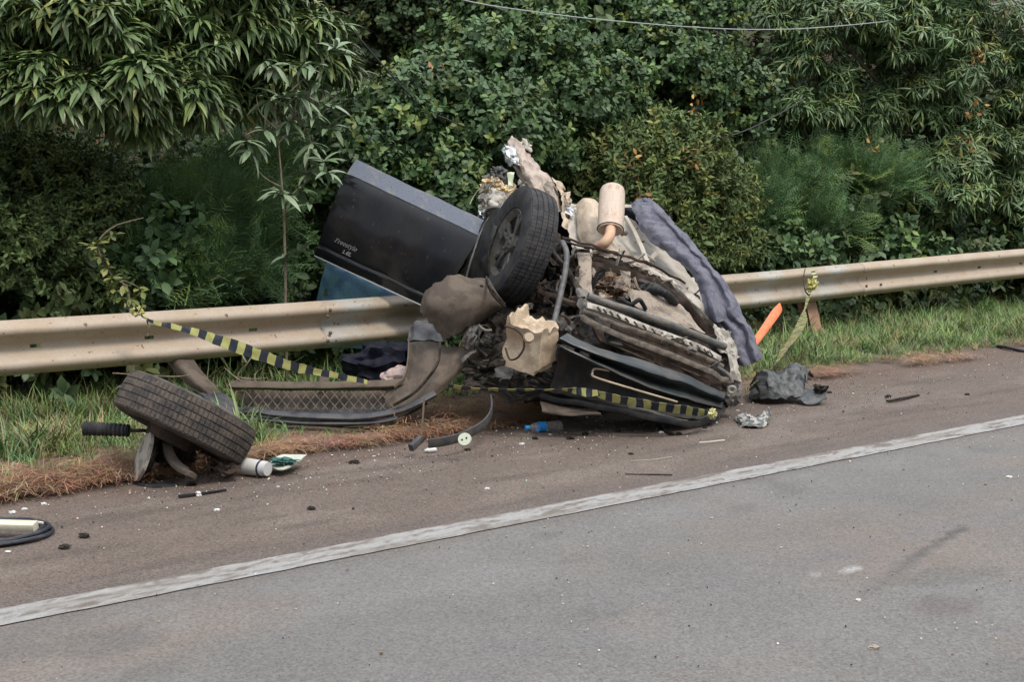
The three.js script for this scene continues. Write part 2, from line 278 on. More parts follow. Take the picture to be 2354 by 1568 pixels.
// ---------------------------------------------------------------- guard rail
{
  const dust = { size: 0.9, cells: 4, n: 512, bump: 0.0012 };
  const galv = matter({ ...dust, c: [0.37, 0.295, 0.225], c2: [0.41, 0.355, 0.295], bias: 0.55, sharp: 0.25, grain: 0.1, specks: 0.16, speck: [0.16, 0.09, 0.055], rough: 0.62, metal: 0.0 });
  const bare = matter({ ...dust, c: [0.37, 0.305, 0.235], c2: [0.4, 0.395, 0.375], bias: 0.56, sharp: 0.2, grain: 0.14, specks: 0.15, speck: [0.14, 0.09, 0.06], rough: 0.48, metal: 0.15 });
  const postM = matter({ c: [0.2, 0.165, 0.135], c2: [0.16, 0.12, 0.095], size: 0.4, rough: 0.8, grain: 0.2 }), postR = matter({ c: [0.34, 0.2, 0.13], c2: [0.25, 0.15, 0.1], size: 0.3, rough: 0.85 });
  const steel = matter({ c: [0.12, 0.07, 0.045], c2: [0.2, 0.17, 0.14], size: 0.05, rough: 0.7, metal: 0.3 });
  // W profile: height from the middle, reach toward the road
  const prof = [[-0.156, 0.012], [-0.15, 0.03], [-0.128, 0.066], [-0.112, 0.08], [-0.098, 0.083], [-0.084, 0.08], [-0.07, 0.07], [-0.04, 0.024], [-0.022, 0.006], [-0.01, 0], [0.01, 0], [0.022, 0.006], [0.04, 0.024], [0.07, 0.07], [0.084, 0.08], [0.098, 0.083], [0.112, 0.08], [0.128, 0.066], [0.15, 0.03], [0.156, 0.012]];
  // rail line in road coordinates: along, height of the top, distance from the road
  const line = [[-3, 0.7, 7.72], [2.59, 0.69, 7.8], [4.3, 0.68, 7.83], [5.6, 0.672, 7.9], [7.3, 0.645, 8.14], [8.83, 0.64, 8.19], [11, 0.675, 8.19], [13.6, 0.71, 8.2], [22, 0.72, 8.3]];
  const railAt = (u) => { let i = 0; while (i < line.length - 2 && line[i + 1][0] < u) i++; const a = line[Math.max(0, i - 1)], b = line[i], c = line[i + 1], d = line[Math.min(line.length - 1, i + 2)], t = (u - b[0]) / (c[0] - b[0]); return [cr(a[1], b[1], c[1], d[1], t), b[2] + (c[2] - b[2]) * t]; };
  const slots = [2.79, 3.48, 4.18, 11.95, 12.72, 13.5, 14.2];
  function beam(u0, u1, out, push) {
    const us = new Set(axisSteps([u0, u1, 0.09])); const cut = slots.filter((s) => s > u0 + 0.1 && s < u1 - 0.1);
    let list = [...us].filter((u) => !cut.some((s) => Math.abs(u - s) < 0.04)); for (const s of cut) list.push(s - 0.03, s - 0.022, s, s + 0.022, s + 0.03); list.sort((a, b) => a - b);
    const pos = [], uv = [], idx = [], m = prof.length;
    for (const face of [1, -1]) for (const u of list) { const [top, v] = railAt(u); let w = 0; prof.forEach(([h, r], i) => { if (i) w += Math.hypot(h - prof[i - 1][0], r - prof[i - 1][1]); const bend = push ? push(u, h) : 0, p = W(u, top - 0.156 + h, v - r * (face > 0 ? 1 : 1) - out - (face > 0 ? 0.0035 : 0) + bend); pos.push(p.x, p.y, p.z); uv.push(u, w); }); }
    const half = list.length * m;
    for (let j = 0; j + 1 < list.length; j++) for (let i = 0; i + 1 < m; i++) {
      if (prof[i][1] === 0 && prof[i + 1][1] === 0 && cut.some((s) => list[j] >= s - 0.031 && list[j + 1] <= s + 0.031)) continue;
      const a = j * m + i, b = a + 1, c = a + m + 1, d = a + m; idx.push(a, b, c, a, c, d, half + a, half + c, half + b, half + a, half + d, half + c);
    }
    for (let j = 0; j + 1 < list.length; j++) for (const i of [0, m - 1]) { const a = j * m + i, d = a + m; idx.push(a, d, half + d, a, half + d, half + a); }
    return finish(pos, uv, idx, 0.9);
  }
  const dent = (u, h) => 0.05 * Math.exp(-(((u - 5.9) / 0.7) ** 2)) * (1 + 2 * h) + 0.012 * fbm(u * 1.2, h * 4, 7);
  const g = thing('guard_rail', 'long dusty corrugated steel guard rail on posts along the grass verge', 'guard rail', W(5.6, 0, 7.95));
  part('rail_beam', beam(-3, 4.72, 0, dent), galv, g); part('rail_beam', beam(4.68, 11.02, 0.0045, dent), bare, g); part('rail_beam', beam(10.72, 22, 0.009, dent), galv, g);
  const post = (a, b, m) => { const q = part('post', sweep([a, b], [[-0.07, -0.05], [0.07, -0.05], [0.07, -0.044], [-0.062, -0.044], [-0.062, 0.044], [0.07, 0.044], [0.07, 0.05], [-0.07, 0.05]], { up: N.clone().negate(), crease: 0.5 }), m, g); return q; };
  const [pa, pb] = [P(1850, 655, 250), P(1878, 790, 251)]; post(pa.addScaledVector(N, 0.03), pb.addScaledVector(N, 0.02), postR);
  post(W(6.6, 0.6, 8.12), W(6.65, -0.1, 8.1), postM); post(W(-0.2, 0.62, 7.9), W(-0.2, -0.2, 7.9), postM); post(W(15.8, 0.62, 8.4), W(15.8, -0.2, 8.4), postM);
  const bolt = (u, h) => { const [top, v] = railAt(u), p = W(u, top - 0.156 + h, v - (Math.abs(h) < 0.02 ? 0.006 : 0.084)); part('bolt', new THREE.SphereGeometry(0.013, 10, 6).scale(1, 1, 1).applyMatrix4(basis(p, N.clone().negate())), steel, g); };
  for (const [u, h] of [[10.76, 0.1], [10.76, -0.06], [10.98, 0.1], [10.98, -0.06], [4.69, 0.06], [4.71, -0.05], [4.71, 0.1], [4.69, -0.1], [8.9, 0.0], [10.85, 0.0]]) bolt(u, h);
}

// ---------------------------------------------------------------- plants
// one leaf: base at the origin, pointing along +Y, upper side +Z, folded along the midrib and bent by DROOP
function leafShape(len, wid, { fold = 0.25, droop = 0.5, segs = 4, belly = 0.4 } = {}) {
  const pos = [], uv = [], idx = [];
  for (let j = 0; j <= segs; j++) {
    const t = j / segs, w = wid / 2 * (j === segs ? 0.04 : Math.pow(Math.sin(Math.PI * Math.pow(t * 0.94 + 0.04, belly > 0.45 ? 1.15 : 0.8)), 0.85)), a = droop * t, y = len * (droop ? Math.sin(a) / droop : t), z = -len * (droop ? (1 - Math.cos(a)) / droop : 0);
    for (const s of [-1, 0, 1]) { pos.push(s * w, y, z + Math.abs(s) * w * fold); uv.push(s * 0.5 + 0.5, t); }
  }
  for (let j = 0; j < segs; j++) for (let i = 0; i < 2; i++) { const a = j * 3 + i; idx.push(a, a + 1, a + 4, a, a + 4, a + 3); }
  return finish(pos, uv, idx, 0);
}
const euler = (x, y, z) => new THREE.Matrix4().makeRotationFromEuler(new THREE.Euler(x, y, z, 'YXZ'));
const spread = (yaw, pitch, roll = 0) => new THREE.Matrix4().makeRotationY(yaw).multiply(new THREE.Matrix4().makeRotationX(-pitch)).multiply(new THREE.Matrix4().makeRotationY(roll));
function whorlMatrices(n, pitch0, pitch1, f) { return Array.from({ length: n }, (_, i) => spread(i * 2.4 + rr(-0.3, 0.3, f), rr(pitch0, pitch1, f), rr(-0.5, 0.5, f)).multiply(new THREE.Matrix4().makeScale(1, rr(0.75, 1.15, f), 1))); }
const leafGeos = {};
function whorl(n, shape, p0, p1, f) { const g = leafShape(...shape); return merged(whorlMatrices(n, p0, p1, f).map((m) => g.clone().applyMatrix4(m))); }
function sprig(n, shape, len, f) {                           // leaves along a short stem
  const l = leafShape(...shape), list = [];
  for (let i = 0; i < n; i++) { const t = (i + 0.5) / n; list.push(l.clone().applyMatrix4(new THREE.Matrix4().makeTranslation(0, len * t, 0).multiply(spread(i * 2.4 + rr(-0.5, 0.5, f), rr(0.5, 1.5, f), rr(-0.8, 0.8, f))).multiply(new THREE.Matrix4().makeScale(1, 1, 1).multiplyScalar(rr(0.6, 1.15, f))))); }
  list.push(sweep([V(0, 0, 0), V(0, len, 0)], circle(0.0025, 4), { up: V(1, 0, 0) }));
  return merged(list);
}
function feather(pairs, f) {                                 // twice divided frond, bending down
  const list = [], leaflet = leafShape(0.03, 0.0115, { droop: 0.1, segs: 1, fold: 0.05 });
  for (let i = 0; i < pairs; i++) for (const s of [-1, 1]) {
    const t = (i + 1) / (pairs + 0.6), y = 0.21 * t, z = -0.09 * t * t, L = 0.105 * Math.sin(Math.PI * (0.3 + 0.62 * t)), base = new THREE.Matrix4().makeTranslation(0, y, z).multiply(euler(-0.3 * t + rr(-0.35, 0.35, f), rr(-0.4, 0.4, f), -s * (1.0 - 0.45 * t)));
    const m = Math.max(4, Math.round(L / 0.0165));
    for (let k = 0; k < m; k++) for (const q of [-1, 1]) list.push(leaflet.clone().applyMatrix4(base.clone().multiply(new THREE.Matrix4().makeTranslation(0, L * (k + 0.5) / m, -0.03 * (k / m) ** 2)).multiply(euler(rr(-0.3, 0.3, f), 0, -q * 1.05))));
  }
  list.push(sweep([V(0, 0, 0), V(0, 0.11, -0.025), V(0, 0.21, -0.09)], circle(0.0025, 4), { up: V(1, 0, 0), n: 4 }));
  return merged(list);
}
const lf = rng(77);
const SPRAY = {
  mango: [0, 1, 2].map((k) => whorl(11 + k, [0.165 + 0.012 * k, 0.027, { droop: 0.8, fold: 0.2, segs: 4 }], 1.1, 2.4, lf)),
  slender: [0, 1, 2].map(() => whorl(13, [0.15, 0.018, { droop: 0.7, fold: 0.2, segs: 3 }], 0.9, 2.5, lf)),
  vine: [0, 1, 2].map(() => sprig(12, [0.062, 0.036, { droop: 0.45, fold: 0.2, segs: 3, belly: 0.5 }], 0.17, lf)),
  fine: [0, 1, 2].map(() => sprig(20, [0.042, 0.017, { droop: 0.3, fold: 0.2, segs: 2 }], 0.2, lf)),
  broad: [0, 1].map(() => sprig(9, [0.1, 0.055, { droop: 0.5, fold: 0.2, segs: 3, belly: 0.5 }], 0.18, lf)),
  feather: [0, 1, 2].map(() => feather(5, lf)),
};
const leafMat = (rough) => new THREE.MeshPhysicalMaterial({ color: 0xffffff, roughness: rough, side: THREE.DoubleSide, specularIntensity: 0.8 });
const LEAF = { gloss: leafMat(0.38), soft: leafMat(0.55), matt: leafMat(0.75) };
const bark = matter({ c: [0.1, 0.085, 0.065], c2: [0.16, 0.14, 0.11], size: 0.25, cells: 8, grain: 0.4, rough: 0.95, bump: 0.006 });
const twigM = matter({ c: [0.2, 0.17, 0.12], c2: [0.13, 0.1, 0.07], size: 0.2, rough: 0.9 });
// places for sprays: [matrix, colour]
function shell(places, c, r, n, pal, f, { lift = 0.35, size = [0.8, 1.2], low = -0.55, upright = 0 } = {}) {
  for (let i = 0; i < n; i++) {
    let d; do d = V(rr(-1, 1, f), rr(-1, 1, f), rr(-1, 1, f)); while (d.lengthSq() > 1 || d.lengthSq() < 0.05 || d.y / d.length() < low);
    d.normalize(); const k = 0.62 + 0.5 * Math.sqrt(f()), p = V(c.x + d.x * r.x * k, c.y + d.y * r.y * k, c.z + d.z * r.z * k);
    const y = d.clone().multiplyScalar(1 - upright).add(V(rr(-0.3, 0.3, f), lift + upright, rr(-0.3, 0.3, f))).normalize(), s = rr(...size, f);
    const a = f(), b = f(), col = pal[Math.floor(a * a * pal.length)].map((q) => q * (0.75 + 0.55 * b));
    places.push([basis(p, y, V(rr(-1, 1, f), rr(-0.2, 0.2, f), rr(-1, 1, f))).scale(V(s, s, s)), col]);
  }
}
function blob(places, [x, y, rx, ry, v], per, count, pal, f, opt = {}) {   // a mass of clumps over an ellipsoid
  const c = PV(x, y, v), s = scaleAt(c), r = V(rx / s, ry / s, Math.min(rx, ry) / s * (opt.deep ?? 1)), cl = opt.clump ?? 0.36;
  for (let k = 0; k < count; k++) {
    let d; do d = V(rr(-1, 1, f), rr(-1, 1, f), rr(-1, 1, f)); while (d.lengthSq() > 1); d.normalize().multiplyScalar(0.55 + 0.45 * f());
    const q = V(c.x + d.x * r.x * 0.85, c.y + d.y * r.y * 0.85, c.z + d.z * r.z * 0.85), R1 = Math.min(r.x, r.y) * cl * rr(0.7, 1.3, f), shade = rr(0.8, 1.2, f);
    shell(places, q, V(R1, R1 * (opt.flat ?? 0.8), R1), per, pal.map((p) => p.map((t) => t * shade)), f, opt);
  }
  return c;
}
function crown(parent, kind, places, mat, name = 'crown') {
  const geos = SPRAY[kind], inv = parent.matrixWorld.clone().invert();
  geos.forEach((g, k) => {
    const mine = places.filter((_, i) => i % geos.length === k), im = new THREE.InstancedMesh(g, mat, mine.length), c = new THREE.Color();
    mine.forEach(([m, col], i) => { im.setMatrixAt(i, inv.clone().multiply(m)); im.setColorAt(i, c.setRGB(...col)); });
    im.name = name; im.userData.kind = 'stuff'; im.castShadow = im.receiveShadow = true; parent.add(im);
  });
}
function stem(parent, pts, r, mat = bark, name = 'trunk') { return part(name, sweep(pts, circle(r, 9), { taper: (t) => 1 - 0.72 * t, amp: r * 0.6, freq: 3, up: V(1, 0.1, 0), n: 14 }), mat, parent); }
function tree(name, label, category, group, kind, mat, pal, blobs, opt = {}) {
  const f = rng(opt.seed ?? seed_++ * 991), places = [], cs = blobs.map((b) => blob(places, b, opt.per ?? 26, b[5] ?? opt.count ?? 14, pal, f, opt));
  const mid = cs.reduce((a, b) => a.add(b), V(0, 0, 0)).multiplyScalar(1 / cs.length), [u, v] = UV(mid), foot = opt.foot ?? W(u, verge(u, v + 0.25) - 0.05, v + 0.25), t = thing(name, label, category, foot, group);
  const fork = foot.clone().lerp(mid, 0.45).add(V(rr(-0.1, 0.1, f), 0, rr(-0.1, 0.1, f)));
  stem(t, [foot, foot.clone().lerp(fork, 0.5).add(V(rr(-0.06, 0.06, f), 0, rr(-0.06, 0.06, f))), fork], opt.r ?? 0.06);
  blobs.forEach((b, i) => { const c = PV(b[0], b[1], b[4]); stem(t, [fork, fork.clone().lerp(c, 0.5).add(V(0, 0.12, 0)), c], (opt.r ?? 0.06) * 0.45, bark, 'limb'); });
  crown(t, kind, places, mat); return t;
}
const pal = {
  mango: [[0.110, 0.166, 0.066], [0.094, 0.151, 0.059], [0.132, 0.187, 0.075], [0.160, 0.213, 0.070], [0.198, 0.224, 0.070]],
  vine: [[0.061, 0.114, 0.045], [0.072, 0.135, 0.045], [0.055, 0.104, 0.048], [0.094, 0.156, 0.043], [0.132, 0.172, 0.045]],
  deep: [[0.055, 0.094, 0.041], [0.066, 0.104, 0.037], [0.072, 0.094, 0.034], [0.088, 0.104, 0.034]],
  olive: [[0.083, 0.125, 0.041], [0.094, 0.140, 0.043], [0.121, 0.156, 0.043], [0.165, 0.172, 0.049]],
  slender: [[0.101, 0.166, 0.071], [0.121, 0.189, 0.074], [0.088, 0.151, 0.067], [0.154, 0.208, 0.074], [0.187, 0.208, 0.061]],
  feather: [[0.094, 0.177, 0.072], [0.110, 0.198, 0.071], [0.088, 0.161, 0.075], [0.154, 0.224, 0.057]],
};
const GF = 'trees and shrubs crowding the bank behind the guard rail';
// deepest layer first
{
  const f = rng(4242), places = [];
  for (let k = 0; k < 1050; k++) { const low = k % 5 < 3, u = rr(-4, 24, f), v = low ? rr(8.9, 10.1, f) : rr(10.3, 12.4, f), h = verge(u, v) + (low ? rr(0, 0.7, f) + (v > 9.5 ? rr(0, 0.9, f) : 0) : rr(-0.1, 1.9, f) + (v < 11.2 ? rr(0, 1.2, f) : 0)); const r = rr(0.3, 0.55, f); shell(places, W(u, h, v), V(r, r * 0.8, r), 26, pal.deep, f, { size: [0.7, 1.25] }); }
  const t = new THREE.Group(); t.name = 'thicket'; t.userData = { kind: 'stuff', label: 'dark tangled undergrowth filling the wooded bank behind the trees', category: 'thicket' }; scene.add(t); t.updateMatrixWorld(true);
  crown(t, 'broad', places, LEAF.soft, 'undergrowth');
}
tree('dark_tree', 'dark shadowed tree standing back above the car door and the dark wire', 'tree', GF, 'vine', LEAF.soft, pal.deep, [[900, 60, 130, 110, 10.7], [1060, 30, 140, 100, 10.9], [860, -70, 160, 90, 10.6], [980, 170, 120, 60, 10.8]], { per: 34, r: 0.09 });
tree('vine_covered_tree', 'tall vine covered tree rising behind the torn metal of the wrecked car', 'tree', GF, 'vine', LEAF.soft, pal.vine, [[1130, 170, 120, 130, 9.6], [1010, 260, 120, 110, 9.3], [1240, 190, 130, 120, 9.7], [1120, 330, 150, 110, 9.1], [1290, 300, 120, 120, 9.4], [1150, 60, 60, 70, 9.9]], { per: 46, count: 15, r: 0.08 });
tree('leafy_mound', 'dense dark green leafy shrub behind the upper edge of the car door', 'shrub', GF, 'vine', LEAF.soft, pal.vine, [[880, 300, 110, 110, 9.1], [830, 420, 110, 110, 8.9], [960, 420, 130, 100, 9.0], [1040, 480, 100, 90, 8.8]], { per: 44, count: 14, r: 0.05 });
tree('creeper_tree', 'creeper hung tree under the pale overhead cable', 'tree', GF, 'vine', LEAF.soft, pal.vine, [[1390, 40, 130, 90, 10.3], [1480, 130, 140, 110, 9.9], [1430, 250, 110, 90, 9.5], [1580, 60, 130, 110, 10.2], [1600, 200, 110, 110, 9.8], [1270, 20, 120, 80, 10.5], [1690, 270, 90, 90, 9.7]], { per: 46, count: 14, r: 0.09 });
tree('bushy_shrub', 'yellowish green bushy shrub with fading leaves beside the draped blanket', 'shrub', GF, 'fine', LEAF.matt, pal.olive, [[1500, 370, 130, 90, 9.1], [1600, 430, 100, 110, 8.95], [1420, 440, 110, 100, 9.0], [1560, 530, 130, 110, 8.85], [1640, 570, 60, 70, 8.7]], { per: 44, count: 19, r: 0.045, clump: 0.28, size: [0.8, 1.7] });
tree('feathery_tree', 'low tree with feathery divided fronds behind the guard rail post', 'tree', GF, 'feather', LEAF.matt, pal.feather, [[1790, 455, 100, 50, 9.3], [1930, 420, 120, 45, 9.4], [1860, 520, 130, 45, 9.1], [2010, 440, 80, 40, 9.2], [1720, 520, 60, 50, 9.2]], { per: 15, count: 12, r: 0.04, lift: 0.25, size: [1.2, 2.1], clump: 0.6, flat: 0.5 });
tree('drooping_tree', 'tall tree with slender drooping leaves hanging down to the guard rail', 'tree', GF, 'slender', LEAF.gloss, pal.slender, [[1900, 60, 150, 100, 9.8], [2080, 70, 150, 110, 9.5], [2250, 80, 150, 120, 9.3], [2380, 200, 120, 150, 9.1], [2130, 220, 140, 110, 9.4], [2260, 330, 130, 120, 9.1], [1860, 210, 110, 90, 9.8], [1990, 270, 90, 70, 9.7], [2180, 440, 110, 110, 9.0], [2330, 480, 110, 100, 8.9], [2150, -80, 260, 90, 9.5], [2560, 150, 200, 170, 9.3], [2560, 420, 180, 130, 9.1], [2850, 280, 220, 200, 9.3]], { per: 38, count: 17, r: 0.11, lift: 0.5, upright: 0.5, size: [0.6, 1.3] });
tree('low_shrub', 'low dark leafy shrub at the foot of the drooping tree', 'shrub', GF, 'broad', LEAF.soft, pal.vine, [[2300, 560, 120, 40, 8.9], [2080, 570, 130, 40, 8.9], [1800, 590, 110, 40, 8.8]], { per: 30, count: 9, r: 0.02 });
tree('shaded_shrub', 'shaded olive shrub under the long leaved overhanging tree', 'shrub', GF, 'fine', LEAF.matt, pal.olive.slice(0, 3), [[40, 420, 140, 120, 9.2], [180, 470, 100, 90, 9.0], [60, 590, 150, 110, 8.9], [200, 640, 120, 90, 8.8], [-180, 480, 170, 190, 9.1], [-400, 520, 200, 200, 9.1]], { per: 50, count: 15, r: 0.04 });
tree('feathery_shrub', 'feathery shrub beside the blue sheet behind the guard rail', 'shrub', GF, 'feather', LEAF.matt, pal.feather, [[550, 420, 100, 60, 9.3], [470, 530, 110, 70, 9.0], [560, 560, 90, 90, 8.95], [500, 640, 120, 60, 8.75], [400, 640, 90, 60, 8.75]], { per: 15, count: 12, r: 0.03, lift: 0.25, size: [1.1, 1.9], clump: 0.5, flat: 0.5 });
tree('small_bush', 'small leafy bush between the yellow tape and the feathery shrub', 'shrub', GF, 'broad', LEAF.soft, pal.vine.slice(0, 4), [[330, 640, 80, 60, 8.7], [380, 560, 70, 60, 8.9], [690, 630, 45, 55, 8.9]], { per: 22, count: 9, r: 0.02 });
// the overhanging tree: whorls of long hanging leaves; those toward the road are single leaves
{
  const f = rng(909), places = [], blobs = [[60, 60, 130, 110, 8.5], [210, 40, 130, 110, 8.3], [360, 70, 130, 110, 8.3], [520, 60, 130, 110, 8.5], [660, 50, 120, 100, 8.8], [740, 130, 70, 90, 8.9], [120, 180, 120, 70, 8.2], [280, 190, 110, 80, 8.1], [430, 200, 120, 80, 8.2], [570, 190, 110, 80, 8.5], [340, 260, 90, 40, 8.2], [30, 200, 90, 60, 8.4], [300, -110, 420, 90, 8.6], [-140, 90, 170, 150, 8.6], [-380, 120, 180, 160, 8.8]];
  const foot = W(2.2, 0, 9.6), t = thing('long_leaved_tree', 'overhanging tree with whorls of long hanging grey green leaves above the guard rail', 'tree', foot, GF);
  blobs.forEach((b) => blob(places, b, 17, 16, pal.mango, f, { lift: 0.6, upright: 0.7, size: [0.6, 1.3], clump: 0.42, low: -0.7 }));
  const fork = W(2.5, 2.1, 9.2); stem(t, [foot, W(2.3, 1.0, 9.5), fork], 0.11);
  for (const b of blobs) { const c = PV(b[0], b[1], b[4]); stem(t, [fork, fork.clone().lerp(c, 0.5).add(V(0, 0.25, 0)), c], 0.035, bark, 'limb'); }
  // the whorls nearest the camera, leaf by leaf
  const order = places.map((p, i) => [V(0, 0, 0).setFromMatrixPosition(p[0]).distanceTo(eye) + (Math.abs(V(0, 0, 0).setFromMatrixPosition(p[0]).y - 2.1) > 0.8 ? 9 : 0), i]).sort((a, b) => a[0] - b[0]).slice(0, 33).map((q) => q[1]), pick = new Set(order);
  const leaf = leafShape(0.175, 0.028, { droop: 0.8, fold: 0.2, segs: 4 }), tones = pal.mango.map((c) => new THREE.MeshPhysicalMaterial({ color: new THREE.Color().setRGB(...c), roughness: 0.42, side: THREE.DoubleSide, specularIntensity: 0.8 }));
  const inv = t.matrixWorld.clone().invert();
  for (const i of order) for (const m of whorlMatrices(9, 1.2, 2.3, f)) { const q = new THREE.Mesh(leaf, tones[Math.floor(f() * f() * tones.length)]); q.name = 'leaf'; q.castShadow = q.receiveShadow = true; inv.clone().multiply(places[i][0]).multiply(m).decompose(q.position, q.quaternion, q.scale); t.add(q); }
  crown(t, 'mango', places.filter((_, i) => !pick.has(i)), LEAF.gloss);
}
function leafyPlant(name, label, category, stems, whorls, leafGeo, tones, mat) {   // every leaf a part
  const t = thing(name, label, category, stems[0][0], GF), f = rng(seed_++ * 77), inv = t.matrixWorld.clone().invert();
  stems.forEach((s, i) => stem(t, s, i ? 0.006 : 0.011, mat, 'stem'));
  const twice = whorls.flatMap((w) => [w, [w[0].clone().add(V(rr(-0.07, 0.07, f), rr(-0.09, 0.02, f), rr(-0.07, 0.07, f))), Math.round(w[1] * 0.7), w[2] - 0.2, w[3] - 0.3]]);
  for (const [p, n, p0, p1, up] of twice.slice(0, 40)) { const base = basis(p, up ?? V(rr(-0.2, 0.2, f), 1, rr(-0.2, 0.2, f)), V(rr(-1, 1, f), 0, rr(-1, 1, f))); for (const m of whorlMatrices(n, p0, p1, f)) { const q = new THREE.Mesh(leafGeo, tones[Math.floor(f() * tones.length)]); q.name = 'leaf'; q.castShadow = q.receiveShadow = true; const sc = rr(0.75, 1.1, f); inv.clone().multiply(base).multiply(m).scale(V(sc, sc, sc)).decompose(q.position, q.quaternion, q.scale); t.add(q); } }
  return t;
}
{
  const v = 8.15, q = (x, y, dv = 0) => PV(x, y, v + dv), tone = (c) => new THREE.MeshPhysicalMaterial({ color: new THREE.Color().setRGB(...c), roughness: 0.5, side: THREE.DoubleSide });
  const root = W(UV(q(656, 700))[0], 0, v);
  leafyPlant('pale_sapling', 'slender sapling with pale long leaves in whorls beside the upturned car door', 'sapling',
    [[root, q(655, 560), q(650, 440), q(640, 330), q(628, 180)], [q(652, 470), q(700, 420), q(745, 385)], [q(648, 430), q(600, 400), q(568, 340)], [q(640, 330), q(680, 280), q(700, 225)], [q(700, 400), q(715, 330), q(690, 270)], [q(628, 250), q(700, 180), q(770, 115)], [q(652, 500), q(650, 470), q(645, 445)], [q(640, 300), q(600, 260), q(590, 220)]],
    [[q(745, 372, -0.1), 12, 0.9, 2.2], [q(715, 395), 9, 0.9, 2.2], [q(648, 440, -0.1), 12, 1.0, 2.3], [q(690, 440), 8, 1.0, 2.2], [q(568, 325, -0.05), 12, 1.3, 2.6], [q(690, 220, -0.1), 12, 1.3, 2.6], [q(720, 260), 10, 1.2, 2.4], [q(660, 215), 10, 1.2, 2.5], [q(770, 112, -0.05), 10, 0.6, 2.0], [q(700, 150), 10, 1, 2.4], [q(735, 190), 9, 1, 2.4], [q(620, 230), 10, 1.1, 2.5], [q(630, 150), 10, 1.1, 2.5], [q(765, 290), 8, 1, 2.3], [q(660, 590, -0.05), 7, 0.8, 1.8], [q(610, 300), 10, 1.1, 2.5], [q(720, 330), 9, 1.1, 2.4], [q(665, 280), 10, 1.1, 2.5], [q(640, 260, 0.1), 9, 1.1, 2.5], [q(750, 240), 9, 1, 2.4], [q(590, 180, 0.1), 10, 1.1, 2.5], [q(670, 100, 0.1), 10, 1.1, 2.5], [q(710, 60), 10, 1.1, 2.5], [q(640, 380, 0.1), 8, 1.1, 2.4], [q(720, 110), 10, 1.1, 2.5]],
    leafShape(0.17, 0.038, { droop: 0.7, fold: 0.28, segs: 4 }), [[0.18, 0.25, 0.15], [0.15, 0.22, 0.125], [0.21, 0.27, 0.17], [0.13, 0.195, 0.1]].map(tone), twigM);
  const v2 = 8.2, s = (x, y) => PV(x, y, v2), root2 = W(UV(s(300, 700))[0], 0.0, v2);
  leafyPlant('yellow_green_creeper', 'thin creeper with yellow green leaves climbing above the tape knot on the guard rail', 'creeper',
    [[root2, s(300, 690), s(262, 640), s(240, 600), s(225, 560), s(262, 520), s(330, 500)], [s(240, 600), s(222, 575), s(205, 560)], [s(262, 640), s(300, 650), s(330, 668)]],
    [[s(225, 560), 7, 0.8, 2.4], [s(208, 565), 6, 0.8, 2.4], [s(232, 590), 7, 0.9, 2.5], [s(245, 615), 7, 0.9, 2.5], [s(262, 640), 8, 0.9, 2.5], [s(285, 655), 7, 0.9, 2.5], [s(300, 685), 7, 0.9, 2.5], [s(320, 665), 6, 0.9, 2.4], [s(275, 690), 7, 1, 2.5], [s(262, 540), 5, 0.9, 2.3], [s(252, 665), 6, 0.9, 2.4]],
    leafShape(0.075, 0.036, { droop: 0.4, fold: 0.2, segs: 3, belly: 0.5 }), [[0.17, 0.2, 0.055], [0.14, 0.17, 0.05], [0.2, 0.21, 0.06], [0.1, 0.14, 0.05]].map(tone), twigM);
}
// sprigs of faded orange leaves in the foliage
{
  const f = rng(55), tone = [[0.38, 0.2, 0.06], [0.42, 0.27, 0.08], [0.3, 0.12, 0.05]].map((c) => plain(c, 0.7)), g = leafShape(0.06, 0.03, { droop: 0.4, segs: 3 });
  const spots = [[1008, 168, 8.8], [1590, 358, 8.5], [1595, 250, 9.1], [1452, 380, 8.55], [1400, 250, 9.1], [2240, 245, 8.8], [2010, 330, 9], [1480, 440, 8.5], [2215, 330, 8.6], [2250, 130, 8.7]];
  for (const [x, y, v] of spots) {
    const c = PV(x, y, v), t = thing('orange_leaf_spray', 'small spray of faded orange leaves among green foliage', 'leaves', c, 'faded orange sprays in the foliage'), n = 7 + Math.floor(f() * 9);
    part('twig', sweep([c.clone().addScaledVector(N, 0.25).add(V(0, -0.08, 0)), c], circle(0.004, 5)), twigM, t);
    for (let i = 0; i < n; i++) { const q = new THREE.Mesh(g, tone[Math.floor(f() * 3)]); q.name = 'leaf'; q.position.set(rr(-0.09, 0.09, f), rr(-0.1, 0.1, f), rr(-0.07, 0.07, f)); q.rotation.set(rr(0, 6, f), rr(0, 6, f), rr(0, 6, f)); q.castShadow = true; t.add(q); }
  }
}
// ---------------------------------------------------------------- grass and straw
function tuft(n, len, wid, lean, f, segs = 3, lie = 0) {
  const pos = [], uv = [], idx = [];
  for (let b = 0; b < n; b++) {
    const yaw = f() * 6.283, L = len * rr(0.55, 1.15, f), w = wid * rr(0.7, 1.2, f), x0 = rr(-0.05, 0.05, f), z0 = rr(-0.05, 0.05, f), l0 = lie + rr(0, lean, f), cv = rr(0.3, 1.3, f), dx = Math.cos(yaw), dz = Math.sin(yaw), px = -dz, pz = dx, base = pos.length / 3; let h = lie ? rr(0, 0.05, f) : 0, r = 0;
    for (let j = 0; j <= segs; j++) { const t = j / segs, a = l0 + cv * t, ww = w * (j === segs ? 0.1 : 1 - 0.4 * t); if (j) { h += L / segs * Math.cos(a) * (lie ? 0.35 : 1); r += L / segs * Math.sin(a); } for (const s of [-0.5, 0.5]) { pos.push(x0 + dx * r + px * ww * s, Math.max(0, h), z0 + dz * r + pz * ww * s); uv.push(s, t); } }
    for (let j = 0; j < segs; j++) { const k = base + j * 2; idx.push(k, k + 1, k + 3, k, k + 3, k + 2); }
  }
  return finish(pos, uv, idx, 0);
}
